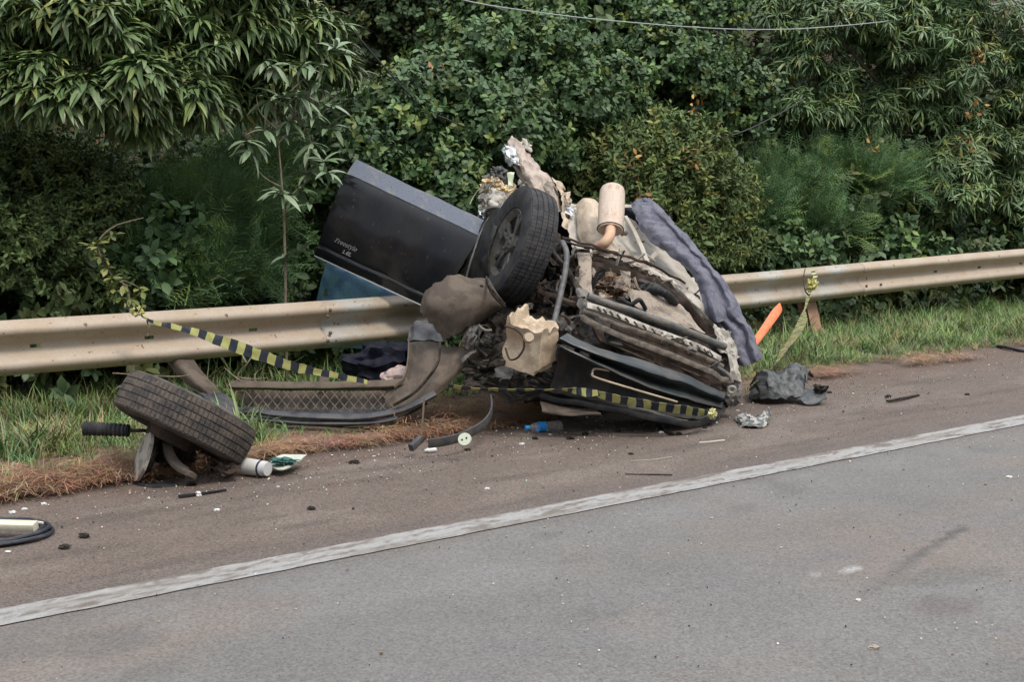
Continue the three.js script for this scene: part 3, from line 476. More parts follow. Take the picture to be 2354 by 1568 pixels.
function scatterTufts(name, label, category, geos, mat, places) {
  const t = new THREE.Group(); t.name = name; t.userData = { kind: 'stuff', label, category }; scene.add(t);
  geos.forEach((g, k) => { const mine = places.filter((_, i) => i % geos.length === k), im = new THREE.InstancedMesh(g, mat, mine.length), c = new THREE.Color(), m = new THREE.Matrix4(); mine.forEach(([p, yaw, s, col, sy], i) => { m.makeRotationY(yaw).scale(V(s, s * (sy ?? 1), s)).setPosition(p); im.setMatrixAt(i, m); im.setColorAt(i, c.setRGB(...col)); }); im.name = name + '_blades'; im.userData.kind = 'stuff'; im.castShadow = im.receiveShadow = true; t.add(im); });
}
{
  const f = rng(31), greens = [[0.14, 0.215, 0.07], [0.165, 0.24, 0.075], [0.115, 0.185, 0.062], [0.2, 0.275, 0.1], [0.29, 0.26, 0.13], [0.33, 0.25, 0.14]], G1 = [0, 1, 2, 3].map(() => tuft(12, 0.2, 0.008, 0.85, f)), G2 = [0, 1, 2].map(() => tuft(16, 0.19, 0.0045, 0.9, f));
  const wide = [], thin = [], straw = [], brown = [[0.28, 0.15, 0.085], [0.34, 0.19, 0.11], [0.23, 0.115, 0.065], [0.4, 0.27, 0.165], [0.17, 0.085, 0.055]];
  const edge = (u) => 6.55 + 0.14 * fbm(u * 1.4, 1, 3) + (u < 3.2 ? -0.05 : 0) + (u > 6.9 ? 0.02 : 0);
  for (let i = 0; i < 15000; i++) {
    const u = rr(0.5, 17, f), v = rr(6.4, 9.4, f), e = edge(u) + 0.22 + (u < 3.4 ? 0.1 : 0) + (u > 4.4 && u < 6.6 ? 0.55 : 0);
    if (v < e + 0.25 * fbm(u * 3, v * 3, 2) || v > 8.3 && f() > 0.35) continue;
    const d = fbm(u * 1.1, v * 1.1, 40), dry = f() < (u < 3.5 ? 0.26 : 0.07) + 0.3 * Math.max(0, d), k = dry ? 4 + Math.floor(f() * 2) : Math.floor(f() * 4), col = greens[k].map((q) => q * rr(0.7, 1.25, f));
    (f() < 0.6 ? wide : thin).push([W(u, verge(u, v), v), f() * 6.3, rr(0.45, 1.2, f) * (v > 8.2 ? 1.2 : 1) * (1 + 1.3 * fbm(u * 2.6, v * 2.6, 77)) * (v < e + 0.2 ? 0.75 : 1) * (u > 6.5 ? 0.8 : u < 3.6 ? 0.8 : 1) * (u > 3.75 && u < 5 && v < 7.35 ? 0.45 : 1), col]);
  }
  for (let i = 0; i < 5200; i++) {
    const u = rr(0.3, 15, f), e = edge(u), heap = u < 3.2 ? 1 : u > 4.35 && u < 5.9 ? 1 : u < 4.4 ? 0.5 : u > 7.6 && u < 10.6 ? 0.26 : 0.08; if (f() > heap * (u > 6.5 ? sstep(-0.05, 0.2, fbm(u * 1.7, 3, 9)) * 1.6 : 1)) continue;
    const wdt = u > 4.4 && u < 5.9 ? 0.62 : u < 3.2 ? 0.36 : u > 6.5 ? 0.42 : 0.26, v = e - 0.12 + Math.abs(f() + f() - 0.9) * wdt, hp = u < 3.2 ? 0.11 * Math.max(0, 1 - Math.abs(v - e - 0.12) / 0.3) : u > 4.5 && u < 5.5 ? 0.16 * Math.max(0, 1 - Math.abs(v - e - 0.35) / 0.4) : 0.02;
    straw.push([W(u, Math.max(0.004, verge(u, v)) + hp * f(), v), f() * 6.3, rr(0.6, 1.1, f), brown[Math.floor(f() * 5)].map((q) => q * rr(0.75, 1.2, f))]);
  }
  const gm = new THREE.MeshPhysicalMaterial({ color: 0xffffff, roughness: 0.65, side: THREE.DoubleSide }), sm = new THREE.MeshStandardMaterial({ color: 0xffffff, roughness: 0.85, side: THREE.DoubleSide });
  scatterTufts('grass', 'green roadside grass growing under and beside the guard rail', 'grass', G1, gm, wide);
  scatterTufts('fine_grass', 'thin bladed grass mixed through the green verge', 'grass', G2, gm, thin);
  scatterTufts('straw', 'orange brown dry cut grass heaped along the shoulder edge', 'straw', [0, 1, 2].map(() => tuft(14, 0.16, 0.0035, 0.4, f, 4, 1.1)), sm, straw);
}
// two wires through the trees
{
  const pale = plain([0.34, 0.36, 0.37], 0.6), dark = plain([0.03, 0.03, 0.032], 0.6);
  const a = [[900, -60], [1065, 0], [1250, 30], [1400, 47], [1600, 63], [1750, 68], [1900, 62], [2100, 40], [2400, -10]].map(([x, y], i) => PV(x, y, i < 7 ? 8.6 : 8.6 + (i - 6) * 0.8));
  tag(part('overhead_cable', sweep(a, circle(0.005, 6), { n: 60 }), pale), 'pale sagging cable strung in front of the tree tops', 'cable');
  const b = [[790, 30], [820, 80], [960, 235], [1030, 275], [1100, 300], [1180, 300], [1260, 286]].map(([x, y], i) => PV(x, y, 8.6 + 0.05 * i));
  tag(part('dark_wire', sweep(b, circle(0.006, 6), { n: 50 }), dark), 'thin dark wire slanting across the vine covered tree', 'wire');
  const c = [[1540, 305], [1620, 320], [1700, 305], [1790, 262], [1850, 225]].map(([x, y]) => PV(x, y, 8.8));
  tag(part('slack_wire', sweep(c, circle(0.006, 6), { n: 40 }), dark), 'thin slack dark wire between bushy shrub and drooping tree', 'wire');
}
// bare twigs under the rail
{
  const f = rng(8), t = thing('dead_branch', 'bare pale twiggy branch lying under the guard rail behind the bumper', 'branch', P(570, 890, 385)), q = (x, y, s = 386) => P(x, y, s);
  for (const s of [[[540, 900], [550, 860], [570, 835], [590, 800]], [[570, 835], [560, 815], [565, 800]], [[550, 868], [580, 872], [615, 868]], [[560, 880], [530, 862], [515, 845]], [[575, 905], [590, 880], [585, 860], [600, 845]]]) part('twig', sweep(s.map(([x, y], i) => q(x, y, 386 - i * 4 * f())), circle(0.006, 6), { taper: (k) => 1 - 0.6 * k, amp: 0.02, n: 12 }), twigM, t);
  const c = thing('dry_stalk', 'long pale dry stalk lying in grass in front of the guard rail', 'stalk', P(400, 850, 400)); part('stem', sweep([[260, 858], [330, 862], [400, 866], [440, 862]].map(([x, y]) => P(x, y, 408)), circle(0.004, 5), { n: 12 }), twigM, c);
}

// ---------------------------------------------------------------- the wrecked car, on its roof against the rail
const dustyMetal = matter({ c: [0.3, 0.25, 0.205], c2: [0.15, 0.125, 0.105], size: 0.35, cells: 5, bias: 0.58, sharp: 0.14, grain: 0.25, specks: 0.2, speck: [0.07, 0.055, 0.045], rough: 0.78, metal: 0.0, bump: 0.003, n: 512 });
const paleMetal = matter({ c: [0.4, 0.375, 0.335], c2: [0.21, 0.185, 0.16], size: 0.3, cells: 6, bias: 0.54, sharp: 0.12, grain: 0.18, specks: 0.18, speck: [0.06, 0.05, 0.045], rough: 0.65, metal: 0.1, bump: 0.002, n: 512 });
const floorPan = matter({ c: [0.38, 0.35, 0.31], c2: [0.3, 0.265, 0.225], size: 0.5, cells: 4, grain: 0.12, specks: 0.13, speck: [0.15, 0.12, 0.1], rough: 0.75, bump: 0.002, n: 512 });
const heatShield = matter({ c: [0.47, 0.385, 0.29], c2: [0.37, 0.295, 0.22], size: 0.25, cells: 4, grain: 0.14, rough: 0.72, bump: 0.0015 });
const mufflerM = matter({ speck: [0.22, 0.13, 0.09], c: [0.48, 0.39, 0.32], c2: [0.4, 0.28, 0.22], size: 0.3, cells: 5, grain: 0.16, rough: 0.55, metal: 0.15, bump: 0.0008, specks: 0.17, bias: 0.6 });
const rustPipe = matter({ c: [0.55, 0.31, 0.21], c2: [0.5, 0.36, 0.24], size: 0.1, cells: 4, grain: 0.12, rough: 0.6, metal: 0.1 });
const brownDust = matter({ c: [0.09, 0.073, 0.062], c2: [0.13, 0.105, 0.086], size: 0.35, cells: 4, grain: 0.18, specks: 0.14, speck: [0.06, 0.05, 0.045], rough: 0.92, bump: 0.002, n: 512, specularIntensity: 0.3 });
const blackPlastic = matter({ c: [0.011, 0.012, 0.015], c2: [0.028, 0.026, 0.025], size: 0.3, cells: 4, grain: 0.2, rough: 0.5, bump: 0.001, specularIntensity: 0.5 });
const navyPaint = matter({ c: [0.006, 0.008, 0.014], c2: [0.016, 0.0155, 0.017], size: 0.9, cells: 6, sharp: 0.25, grain: 0.25, specks: 0.14, speck: [0.05, 0.045, 0.04], rough: 0.3, bump: 0, clearcoat: 0.5, clearcoatRoughness: 0.12, specularIntensity: 0.25 });
const sillPaint = matter({ c: [0.075, 0.088, 0.12], c2: [0.12, 0.12, 0.13], size: 0.35, cells: 6, bias: 0.58, grain: 0.2, specks: 0.2, speck: [0.02, 0.02, 0.022], rough: 0.6, bump: 0.001 });
const steelBlue = matter({ c: [0.035, 0.044, 0.05], c2: [0.07, 0.07, 0.068], size: 0.5, cells: 4, sharp: 0.2, grain: 0.12, rough: 0.45, metal: 0.25, bump: 0.001 });
const slate = matter({ c: [0.075, 0.08, 0.082], c2: [0.14, 0.125, 0.11], size: 0.3, cells: 5, grain: 0.2, rough: 0.55, metal: 0.1, bump: 0.001 });
const finM = matter({ c: [0.12, 0.085, 0.065], c2: [0.07, 0.052, 0.042], size: 0.2, cells: 6, grain: 0.3, rough: 0.7, metal: 0.2, bump: 0.001 });
const rustBrown = matter({ c: [0.075, 0.05, 0.038], c2: [0.04, 0.03, 0.025], size: 0.3, cells: 5, grain: 0.25, rough: 0.8, bump: 0.001, specularIntensity: 0.4 });
const greasy = matter({ c: [0.014, 0.0125, 0.0115], c2: [0.045, 0.037, 0.03], size: 0.2, cells: 6, grain: 0.4, rough: 0.6, bump: 0.004, specularIntensity: 0.35 });
const crumbs = matter({ c: [0.4, 0.3, 0.22], c2: [0.16, 0.11, 0.08], size: 0.12, cells: 9, bias: 0.52, sharp: 0.06, grain: 0.3, rough: 0.95, bump: 0.008 });
const tank = matter({ c: [0.5, 0.41, 0.3], c2: [0.38, 0.29, 0.21], size: 0.2, cells: 4, grain: 0.2, specks: 0.2, speck: [0.2, 0.13, 0.08], rough: 0.6, bump: 0.001 });
const rubber = matter({ c: [0.026, 0.027, 0.031], c2: [0.045, 0.044, 0.046], size: 0.2, cells: 5, grain: 0.3, rough: 0.75, bump: 0.0008, specularIntensity: 0.5 });
const dirtyRubber = matter({ c: [0.06, 0.055, 0.054], c2: [0.1, 0.085, 0.075], size: 0.2, cells: 5, grain: 0.35, specks: 0.13, speck: [0.15, 0.085, 0.06], rough: 0.9, bump: 0.0012, specularIntensity: 0.4 });
const alloy = matter({ c: [0.17, 0.168, 0.17], c2: [0.12, 0.11, 0.1], size: 0.15, cells: 5, grain: 0.15, rough: 0.42, metal: 0.45, bump: 0.0004 });
const shinyTin = matter({ c: [0.55, 0.58, 0.6], c2: [0.4, 0.4, 0.4], size: 0.15, cells: 5, grain: 0.1, rough: 0.3, metal: 0.7, bump: 0.0006 });
const hoseM = matter({ c: [0.065, 0.066, 0.072], c2: [0.11, 0.108, 0.108], size: 0.15, rough: 0.55, bump: 0.0005 });
const chrome = plain([0.55, 0.55, 0.57], 0.25, { metalness: 0.35 });
const torn = matter({ c: [0.4, 0.33, 0.285], c2: [0.27, 0.22, 0.19], size: 0.25, cells: 5, bias: 0.56, grain: 0.18, specks: 0.16, speck: [0.09, 0.06, 0.045], rough: 0.7, metal: 0.05, bump: 0.002 });
const frameGrime = matter({ c: [0.19, 0.16, 0.135], c2: [0.09, 0.075, 0.062], size: 0.25, cells: 6, grain: 0.25, specks: 0.2, speck: [0.04, 0.035, 0.03], rough: 0.75, bump: 0.002 });
const badge = plain([0.3, 0.3, 0.33], 0.3, { metalness: 0.3 });
const grimePanel = matter({ c: [0.04, 0.034, 0.03], c2: [0.022, 0.021, 0.022], size: 0.3, cells: 5, grain: 0.25, rough: 0.75, bump: 0.002, specularIntensity: 0.4 });
const foam = matter({ c: [0.62, 0.45, 0.2], c2: [0.66, 0.58, 0.42], size: 0.1, cells: 5, grain: 0.2, rough: 0.95, bump: 0.004 });
const underseal = matter({ c: [0.2, 0.18, 0.16], c2: [0.4, 0.34, 0.28], size: 0.16, cells: 8, bias: 0.5, sharp: 0.08, grain: 0.3, specks: 0.25, speck: [0.05, 0.045, 0.04], rough: 0.85, bump: 0.006 });

// a tyre: local axis Y; ribs, grooves and cross cuts are geometry
function tyreShape(Rad, width, rim, { cuts = 90, depth = 0.007, cutDepth = 0.6 } = {}) {
  const w = width / 2, prof = [[rim, -w * 0.78], [rim + 0.012, -w * 0.9], [(rim + Rad) / 2, -w * 1.04], [Rad - 0.04, -w * 1.0], [Rad - 0.016, -w * 0.9]];
  const ribs = [[-0.84, -0.56], [-0.5, -0.2], [-0.14, 0.14], [0.2, 0.5], [0.56, 0.84]];
  const mark = prof.map(() => 0);
  for (const [a, b] of ribs) { const cr_ = (x) => Rad - 0.012 * x * x; prof.push([cr_(a) - depth, w * (a - 0.005)], [cr_(a), w * a], [cr_((a + b) / 2), w * (a + b) / 2], [cr_(b), w * b], [cr_(b) - depth, w * (b + 0.005)]); mark.push(0, 1, 1, 1, 0); }
  for (const p of [[Rad - 0.016, w * 0.9], [Rad - 0.04, w], [(rim + Rad) / 2, w * 1.04], [rim + 0.012, w * 0.9], [rim, w * 0.78]]) { prof.push(p); mark.push(0); }
  const n = cuts * 4, m = prof.length, pos = [], uv = [], idx = [];
  for (let j = 0; j <= n; j++) {
    const a = j / n * 2 * Math.PI, c = j % 4; let l = 0;
    for (let i = 0; i < m; i++) { let [r, y] = prof[i]; if (i) l += Math.hypot(r - prof[i - 1][0], y - prof[i - 1][1]); if (mark[i] && c === 0) r -= depth * cutDepth; const skew = mark[i] ? 0.02 * (y / w) : 0; pos.push(r * Math.cos(a + skew), y, r * Math.sin(a + skew)); uv.push(a * Rad, l); }
  }
  for (let j = 0; j < n; j++) for (let i = 0; i < m - 1; i++) { const a = j * m + i, b = a + 1, c = a + m + 1, d = a + m; idx.push(a, b, c, a, c, d); }
  return finish(pos, uv, idx, 0.5);
}
function spokedRim(rim, w) {                                  // five forked spokes, outer face toward +Y
  const list = [new THREE.LatheGeometry([[rim, -w], [rim + 0.012, -w - 0.005], [rim - 0.015, -w * 0.6], [rim - 0.03, 0], [rim - 0.02, w * 0.7], [rim + 0.012, w + 0.004], [rim, w + 0.012], [rim - 0.03, w * 0.75]].map(([a, b]) => new THREE.Vector2(a, b)), 48)];
  list.push(new THREE.CylinderGeometry(0.062, 0.07, 0.05, 24).translate(0, w * 0.55, 0), new THREE.CylinderGeometry(0.03, 0.03, 0.012, 20).translate(0, w * 0.55 + 0.03, 0));
  for (let k = 0; k < 5; k++) for (const s of [-1, 1]) { const a = k * 1.2566, b = a + s * 0.2; list.push(sweep([V(0.05 * Math.cos(a), w * 0.55, 0.05 * Math.sin(a)), V(0.55 * rim * Math.cos(a + s * 0.12), w * 0.66, 0.55 * rim * Math.sin(a + s * 0.12)), V((rim - 0.012) * Math.cos(b), w * 0.72, (rim - 0.012) * Math.sin(b))], rrect(0.03, 0.022), { n: 8 })); }
  for (let k = 0; k < 4; k++) { const a = k * 1.5708 + 0.4; list.push(new THREE.CylinderGeometry(0.009, 0.009, 0.02, 8).translate(0.045 * Math.cos(a), w * 0.55 + 0.03, 0.045 * Math.sin(a))); }
  return boxUV(merged(list));
}
const car = thing('wrecked_car', 'crushed dark car lying on its roof against the guard rail, underside and radiator exposed', 'car', G(1400, 970));
const cp = (name, geo, mat, parent = car) => part(name, geo, mat, parent);
{
  const c = P(1190, 567, 372), ax = camDir(-0.88, 0.3, 0.34), m = basis(c, ax, V(0, 1, 0.2));
  const wheel = new THREE.Group(); wheel.name = 'wheel'; car.add(wheel); car.updateMatrixWorld(true); wheel.matrix.copy(car.matrixWorld.clone().invert().multiply(m)); wheel.matrix.decompose(wheel.position, wheel.quaternion, wheel.scale); wheel.updateMatrixWorld(true);
  cp('tyre', tyreShape(0.375, 0.205, 0.215, { cutDepth: 0.3 }).applyMatrix4(m), rubber, wheel); cp('rim', spokedRim(0.215, 0.075).applyMatrix4(m), alloy, wheel);
  cp('brake_disc', new THREE.CylinderGeometry(0.14, 0.14, 0.02, 36).translate(0, -0.005, 0).applyMatrix4(m), greasy, wheel);
  cp('hub_knuckle', lump(c.clone().addScaledVector(ax, -0.14), 0.12, 0.13, 0.12, { amp: 0.4 }), greasy);
}
// crushed cabin and engine bay under the floor: hull between the rim of the underside and the ground
{
  const top = [[1140, 690, 372], [1120, 560, 348], [1150, 470, 335], [1300, 470, 328], [1460, 480, 320], [1560, 590, 322], [1640, 720, 338], [1690, 850, 354], [1500, 850, 362], [1330, 800, 372], [1240, 760, 376]].map((q) => P(...q));
  const cen = top.reduce((a, b) => a.add(b), V(0, 0, 0)).multiplyScalar(1 / top.length); top.push(top[0].clone());
  const rows = [0, 0.35, 0.75, 1].map((t, k) => top.map((p) => { const q = p.clone(); q.y = p.y * (1 - t) + 0.01 * t; const pull = [0.1, 0.2, 0.24, 0.3][k]; q.x += (cen.x - q.x) * pull; q.z += (cen.z - q.z) * pull; return q; }));
  cp('crushed_body', sheet(rows, { nu: 60, nv: 20, th: 0.006, amp: 0.06, freq: 3.5, sharp: 0.5, smooth: false }), navyPaint);
  cp('inner_floor', sheet([top.slice(0, 6), [top[11], top[10], top[9], top[8], top[7], top[6]]].map((r) => r.map((p) => p.clone().add(V(0, -0.22, -0.1)))), { nu: 24, nv: 20, amp: 0.07, freq: 5, sharp: 0.4, smooth: false }), greasy);
}
// underside: floor pan, tunnel, heat shield, muffler, pipe
cp('floor_pan', sheet([[[1310, 470, 330], [1400, 475, 324], [1462, 470, 318]], [[1305, 530, 344], [1420, 545, 334], [1530, 560, 322]], [[1320, 585, 357], [1470, 620, 346], [1600, 660, 334]], [[1350, 610, 362], [1540, 690, 352], [1668, 770, 346]]].map((r) => r.map((q) => P(...q))), { nu: 60, nv: 50, amp: 0.011, freq: 9, sharp: 0.75, th: 0.003 }), floorPan);
cp('exhaust_tunnel', sheet([[[1325, 470, 333], [1345, 455, 336], [1370, 462, 336], [1385, 480, 330]], [[1330, 540, 348], [1355, 525, 354], [1390, 530, 352], [1410, 548, 342]], [[1350, 580, 358], [1380, 572, 364], [1420, 580, 362], [1440, 596, 352]]].map((r) => r.map((q) => P(...q))), { nu: 20, nv: 20, amp: 0.012, freq: 8, th: 0.002 }), heatShield);
cp('seam_rib', sweep([[1437, 500, 337], [1462, 540, 341], [1478, 580, 348], [1490, 610, 353]].map((q) => P(...q)), rrect(0.03, 0.02), { amp: 0.01 }), floorPan);
{
  const a = P(1408, 434, 352), b = P(1403, 524, 362), m = basis(a.clone().lerp(b, 0.5), a.clone().sub(b), V(1, 0, 0)), L = a.distanceTo(b) + 0.05;
  const pr = [[0.0, -0.47], [0.05, -0.475], [0.06, -0.5], [0.068, -0.49], [0.07, -0.44], [0.072, 0], [0.07, 0.36], [0.064, 0.43], [0.05, 0.475], [0.03, 0.495], [0, 0.5]].map(([r, y]) => new THREE.Vector2(r * 1.0, y * L));
  cp('muffler', new THREE.LatheGeometry(pr, 40).scale(1.18, 1, 0.85).applyMatrix4(m), mufflerM);
  cp('exhaust_pipe', sweep([[1404, 508, 360], [1403, 530, 364], [1400, 545, 367], [1388, 560, 368], [1372, 572, 366]].map((q) => P(...q)), circle(0.033, 14), { n: 24 }), rustPipe);
  cp('muffler_seam', new THREE.TorusGeometry(0.069, 0.005, 6, 40).rotateX(Math.PI / 2).translate(0, -0.47 * L, 0).scale(1.18, 1, 0.85).applyMatrix4(m), rustBrown);
}
// subframe
cp('subframe_rear', sweep([[1322, 580, 366], [1400, 594, 362], [1500, 632, 358], [1560, 668, 357], [1612, 716, 358], [1645, 755, 358], [1668, 790, 357]].map((q) => P(...q)), rrect(0.075, 0.05, 0.012), { n: 40, amp: 0.02, freq: 9, up: camDir(0.2, 0.9, 0.6) }), paleMetal);
cp('subframe_rear_flange', sweep([[1335, 612, 372], [1420, 622, 368], [1505, 655, 364], [1562, 690, 362], [1610, 738, 362], [1640, 775, 361]].map((q) => P(...q)), rrect(0.02, 0.055, 0.006), { n: 30, amp: 0.015, freq: 8 }), rustBrown);
cp('subframe_side', sweep([[1342, 585, 370], [1344, 625, 376], [1345, 670, 381], [1350, 700, 384]].map((q) => P(...q)), rrect(0.082, 0.03, 0.008), { n: 20, amp: 0.015, freq: 10, up: camDir(0, 0.2, 1) }), dustyMetal);
cp('corner_plate', sheet([[[1322, 668, 384], [1345, 672, 384], [1360, 690, 384]], [[1326, 700, 386], [1345, 705, 387], [1362, 712, 386]], [[1332, 726, 386], [1350, 728, 387], [1372, 748, 386]]].map((r) => r.map((q) => P(...q))), { nu: 12, nv: 12, amp: 0.02, freq: 12, sharp: 0.5 }), slate);
cp('underseal_strip', sheet([[[1325, 560, 362], [1400, 572, 358], [1480, 605, 353], [1560, 652, 350]], [[1322, 585, 368], [1398, 597, 364], [1490, 630, 360], [1570, 678, 357]]].map((r) => r.map((q) => P(...q))), { nu: 50, nv: 10, amp: 0.03, freq: 14, sharp: 0.6 }), underseal);
cp('brake_line', sweep([[1285, 553, 372], [1330, 562, 371], [1400, 578, 369], [1460, 595, 366], [1520, 622, 362], [1575, 650, 358]].map((q) => P(...q)), circle(0.008, 7), { n: 50, amp: 0.012, freq: 9 }), greasy);
cp('torn_rod', sweep([[1290, 546, 375], [1350, 562, 373], [1430, 586, 370], [1505, 612, 365]].map((q) => P(...q)), rrect(0.022, 0.015), { n: 40, amp: 0.012, freq: 12 }), rustBrown);
{ // engine bay seen through the opening
  const e = (x, y, s, a, b, c, mat, o) => cp('engine_block', lump(P(x, y, s), a, b, c, o), mat);
  e(1400, 660, 366, 0.13, 0.09, 0.12, crumbs, { amp: 0.5, freq: 3, detail: 5, flat: 0.3 }); e(1480, 690, 358, 0.2, 0.08, 0.14, greasy, { amp: 0.4, box: 0.6 }); e(1560, 740, 356, 0.16, 0.07, 0.12, greasy, { amp: 0.4, box: 0.5 });
  e(1370, 690, 372, 0.07, 0.05, 0.07, crumbs, { amp: 0.6, freq: 4, detail: 5, flat: 0.3 }); e(1450, 650, 352, 0.16, 0.07, 0.12, greasy, { amp: 0.4, box: 0.6 });
  cp('oil_pan', sheet([[[1440, 664, 373], [1500, 678, 373], [1565, 700, 369]], [[1448, 694, 376], [1510, 712, 376], [1590, 736, 371]], [[1470, 716, 378], [1540, 742, 377], [1618, 768, 372]]].map((r) => r.map((q) => P(...q))), { nu: 18, nv: 14, amp: 0.02, freq: 9, sharp: 0.4 }), dustyMetal);
  cp('intake_hose', sweep([[1492, 672, 372], [1512, 668, 374], [1535, 680, 374], [1552, 698, 371]].map((q) => P(...q)), circle(0.032, 14), { n: 30, taper: (t) => 1 - 0.25 * t + 0.06 * Math.sin(t * 60) }), blackPlastic);
  cp('hose', sweep([[1430, 690, 378], [1450, 700, 379], [1470, 690, 379], [1484, 712, 378]].map((q) => P(...q)), circle(0.014, 8), { n: 24 }), blackPlastic);
  cp('bracket', sheet([[[1424, 622, 374], [1446, 628, 374]], [[1430, 650, 376], [1446, 668, 376]]].map((r) => r.map((q) => P(...q))), { nu: 8, nv: 8, amp: 0.02, freq: 14, sharp: 0.5 }), dustyMetal);
}
// radiator support and coolers facing the road
const pathP = (...q) => q.map((a) => P(...a));
cp('radiator_support_tube', sweep(pathP([1352, 682, 390], [1416, 704, 388], [1518, 739, 383], [1620, 780, 376], [1665, 798, 372]), circle(0.024, 12), { n: 40, amp: 0.008 }), slate);
const slotted = cp('radiator_support_rail', sweep(pathP([1348, 703, 392], [1401, 719, 390], [1492, 757, 386], [1594, 794, 380], [1655, 826, 375]), rrect(0.042, 0.02, 0.005), { n: 44, amp: 0.004, up: camDir(0.1, 0.5, 0.8) }), paleMetal);
for (let k = 0; k < 15; k++) { const t = 0.16 + k * 0.052, a = along(pathP([1348, 703, 392], [1401, 719, 390], [1492, 757, 386], [1594, 794, 380], [1655, 826, 375]), t, true).addScaledVector(camF, -0.019), d = camDir(-0.55, 0.7, 0).multiplyScalar(0.017); cp('slot', sweep([a.clone().add(d), a.clone().sub(d)], rrect(0.008, 0.007, 0.002), { up: camF.clone().negate() }), greasy, slotted); }
const fins = cp('radiator_core', sheet([pathP([1405, 744, 386], [1520, 782, 382], [1636, 832, 374]), pathP([1408, 773, 388], [1518, 812, 384], [1628, 846, 377])], { nu: 12, nv: 4, th: 0.03 }), rustBrown);
for (let k = 0; k < 9; k++) { const t = (k + 0.5) / 9, a = pathP([1405, 744, 390], [1520, 782, 386], [1636, 832, 378]), b = pathP([1408, 773, 392], [1518, 812, 388], [1628, 846, 381]); cp('fin', sweep(a.map((p, i) => p.lerp(b[i], t)), rrect(0.004, 0.006, 0.001), { n: 10, amp: 0.004, freq: 20, up: camF.clone().negate() }), finM, fins); }
cp('radiator_frame_upper', sweep(pathP([1340, 712, 392], [1411, 742, 392], [1520, 778, 388], [1640, 831, 380], [1662, 842, 377]), rrect(0.011, 0.022, 0.003), { n: 36, amp: 0.003, freq: 5 }), frameGrime);
cp('radiator_frame_lower', sweep(pathP([1336, 728, 394], [1373, 750, 394], [1440, 778, 393], [1518, 808, 390], [1632, 854, 382], [1658, 872, 378], [1700, 877, 372]), rrect(0.016, 0.035, 0.004), { n: 40, amp: 0.005, freq: 5 }), frameGrime);
cp('cooler_panel', sheet([pathP([1360, 752, 389], [1518, 815, 385], [1660, 880, 374]), pathP([1375, 785, 390], [1500, 835, 386], [1655, 900, 376])], { nu: 30, nv: 8, th: 0.02, amp: 0.012, freq: 7, sharp: 0.4 }), rustBrown);
for (const [a, b] of [[0.12, 0.48], [0.52, 0.9]]) cp('panel_recess_rim', sweep([0, 1, 2, 3, 4].map((k) => { const t = [a, b, b, a, a][k], e = [0.25, 0.25, 0.8, 0.8, 0.25][k]; return P(1360 + 300 * t, 752 + 128 * t + 26 * e, 394 - 16 * t); }), rrect(0.007, 0.012, 0.002), { smooth: false, n: 28 }), finM);
cp('black_duct', sheet([pathP([1375, 752, 393], [1410, 768, 393]), pathP([1388, 792, 393], [1428, 800, 393])], { nu: 10, nv: 10, amp: 0.03, freq: 9, sharp: 0.5 }), blackPlastic);
// bumper beam
const beamRows = [[[1304, 766, 404], [1375, 799, 403], [1485, 832, 397], [1569, 861, 389], [1665, 904, 377]], [[1286, 778, 408], [1370, 813, 408], [1478, 850, 402], [1569, 881, 393], [1662, 915, 380]], [[1282, 788, 403], [1368, 822, 401], [1472, 864, 396], [1569, 897, 388], [1660, 924, 376]], [[1288, 796, 408], [1366, 834, 408], [1467, 880, 402], [1569, 915, 393], [1658, 937, 379]], [[1296, 806, 396], [1368, 842, 396], [1470, 886, 391], [1572, 920, 383], [1660, 942, 371]]];
cp('bumper_beam', sheet(beamRows.map((r) => r.map((q) => P(...q))), { nu: 60, nv: 20, th: 0.004, amp: 0.012, freq: 4, sharp: 0.3, hole: (u, v) => u > 0.05 && u < 0.14 && v > 0.4 && v < 0.62 || u > 0.17 && u < 0.21 && v > 0.42 && v < 0.6 }), steelBlue);
cp('beam_back', sheet([beamRows[0], beamRows[4]].map((r) => r.map((q) => P(q[0], q[1], q[2] - 18))), { nu: 20, nv: 4, th: 0.01 }), greasy);
cp('beam_end_bracket', lump(P(1682, 905, 372), 0.055, 0.075, 0.06, { amp: 0.35, box: 0.7, detail: 4, flat: 0.3 }), slate);
cp('end_bolt', new THREE.TorusGeometry(0.02, 0.009, 8, 20).applyMatrix4(basis(P(1682, 896, 381), V(0, 1, 0.1))), paleMetal);
cp('crumpled_end_plate', sheet([pathP([1634, 745, 366], [1662, 762, 364], [1672, 775, 362]), pathP([1640, 790, 370], [1672, 800, 367], [1688, 806, 364]), pathP([1655, 815, 371], [1684, 822, 368], [1700, 832, 365])], { nu: 16, nv: 20, amp: 0.035, freq: 11, sharp: 0.6, hole: (u, v) => Math.hypot(u - 0.6, v - 0.55) < 0.12 }), paleMetal);
cp('end_post', sheet([pathP([1668, 812, 373], [1690, 822, 371]), pathP([1678, 845, 375], [1694, 850, 372]), pathP([1672, 872, 376], [1698, 878, 373])], { nu: 8, nv: 16, amp: 0.02, freq: 10, sharp: 0.5 }), paleMetal);
cp('lower_grille_panel', sheet([pathP([1338, 842, 384], [1470, 880, 382], [1620, 930, 374]), pathP([1312, 905, 390], [1450, 935, 390], [1615, 955, 384])], { nu: 30, nv: 14, th: 0.01, amp: 0.02, freq: 6, sharp: 0.4 }), rustBrown);
cp('cooler_loop', sweep(pathP([1400, 852, 404], [1368, 848, 405], [1362, 858, 406], [1370, 868, 406], [1460, 896, 403], [1556, 924, 397]), circle(0.006, 7), { n: 50 }), heatShield);
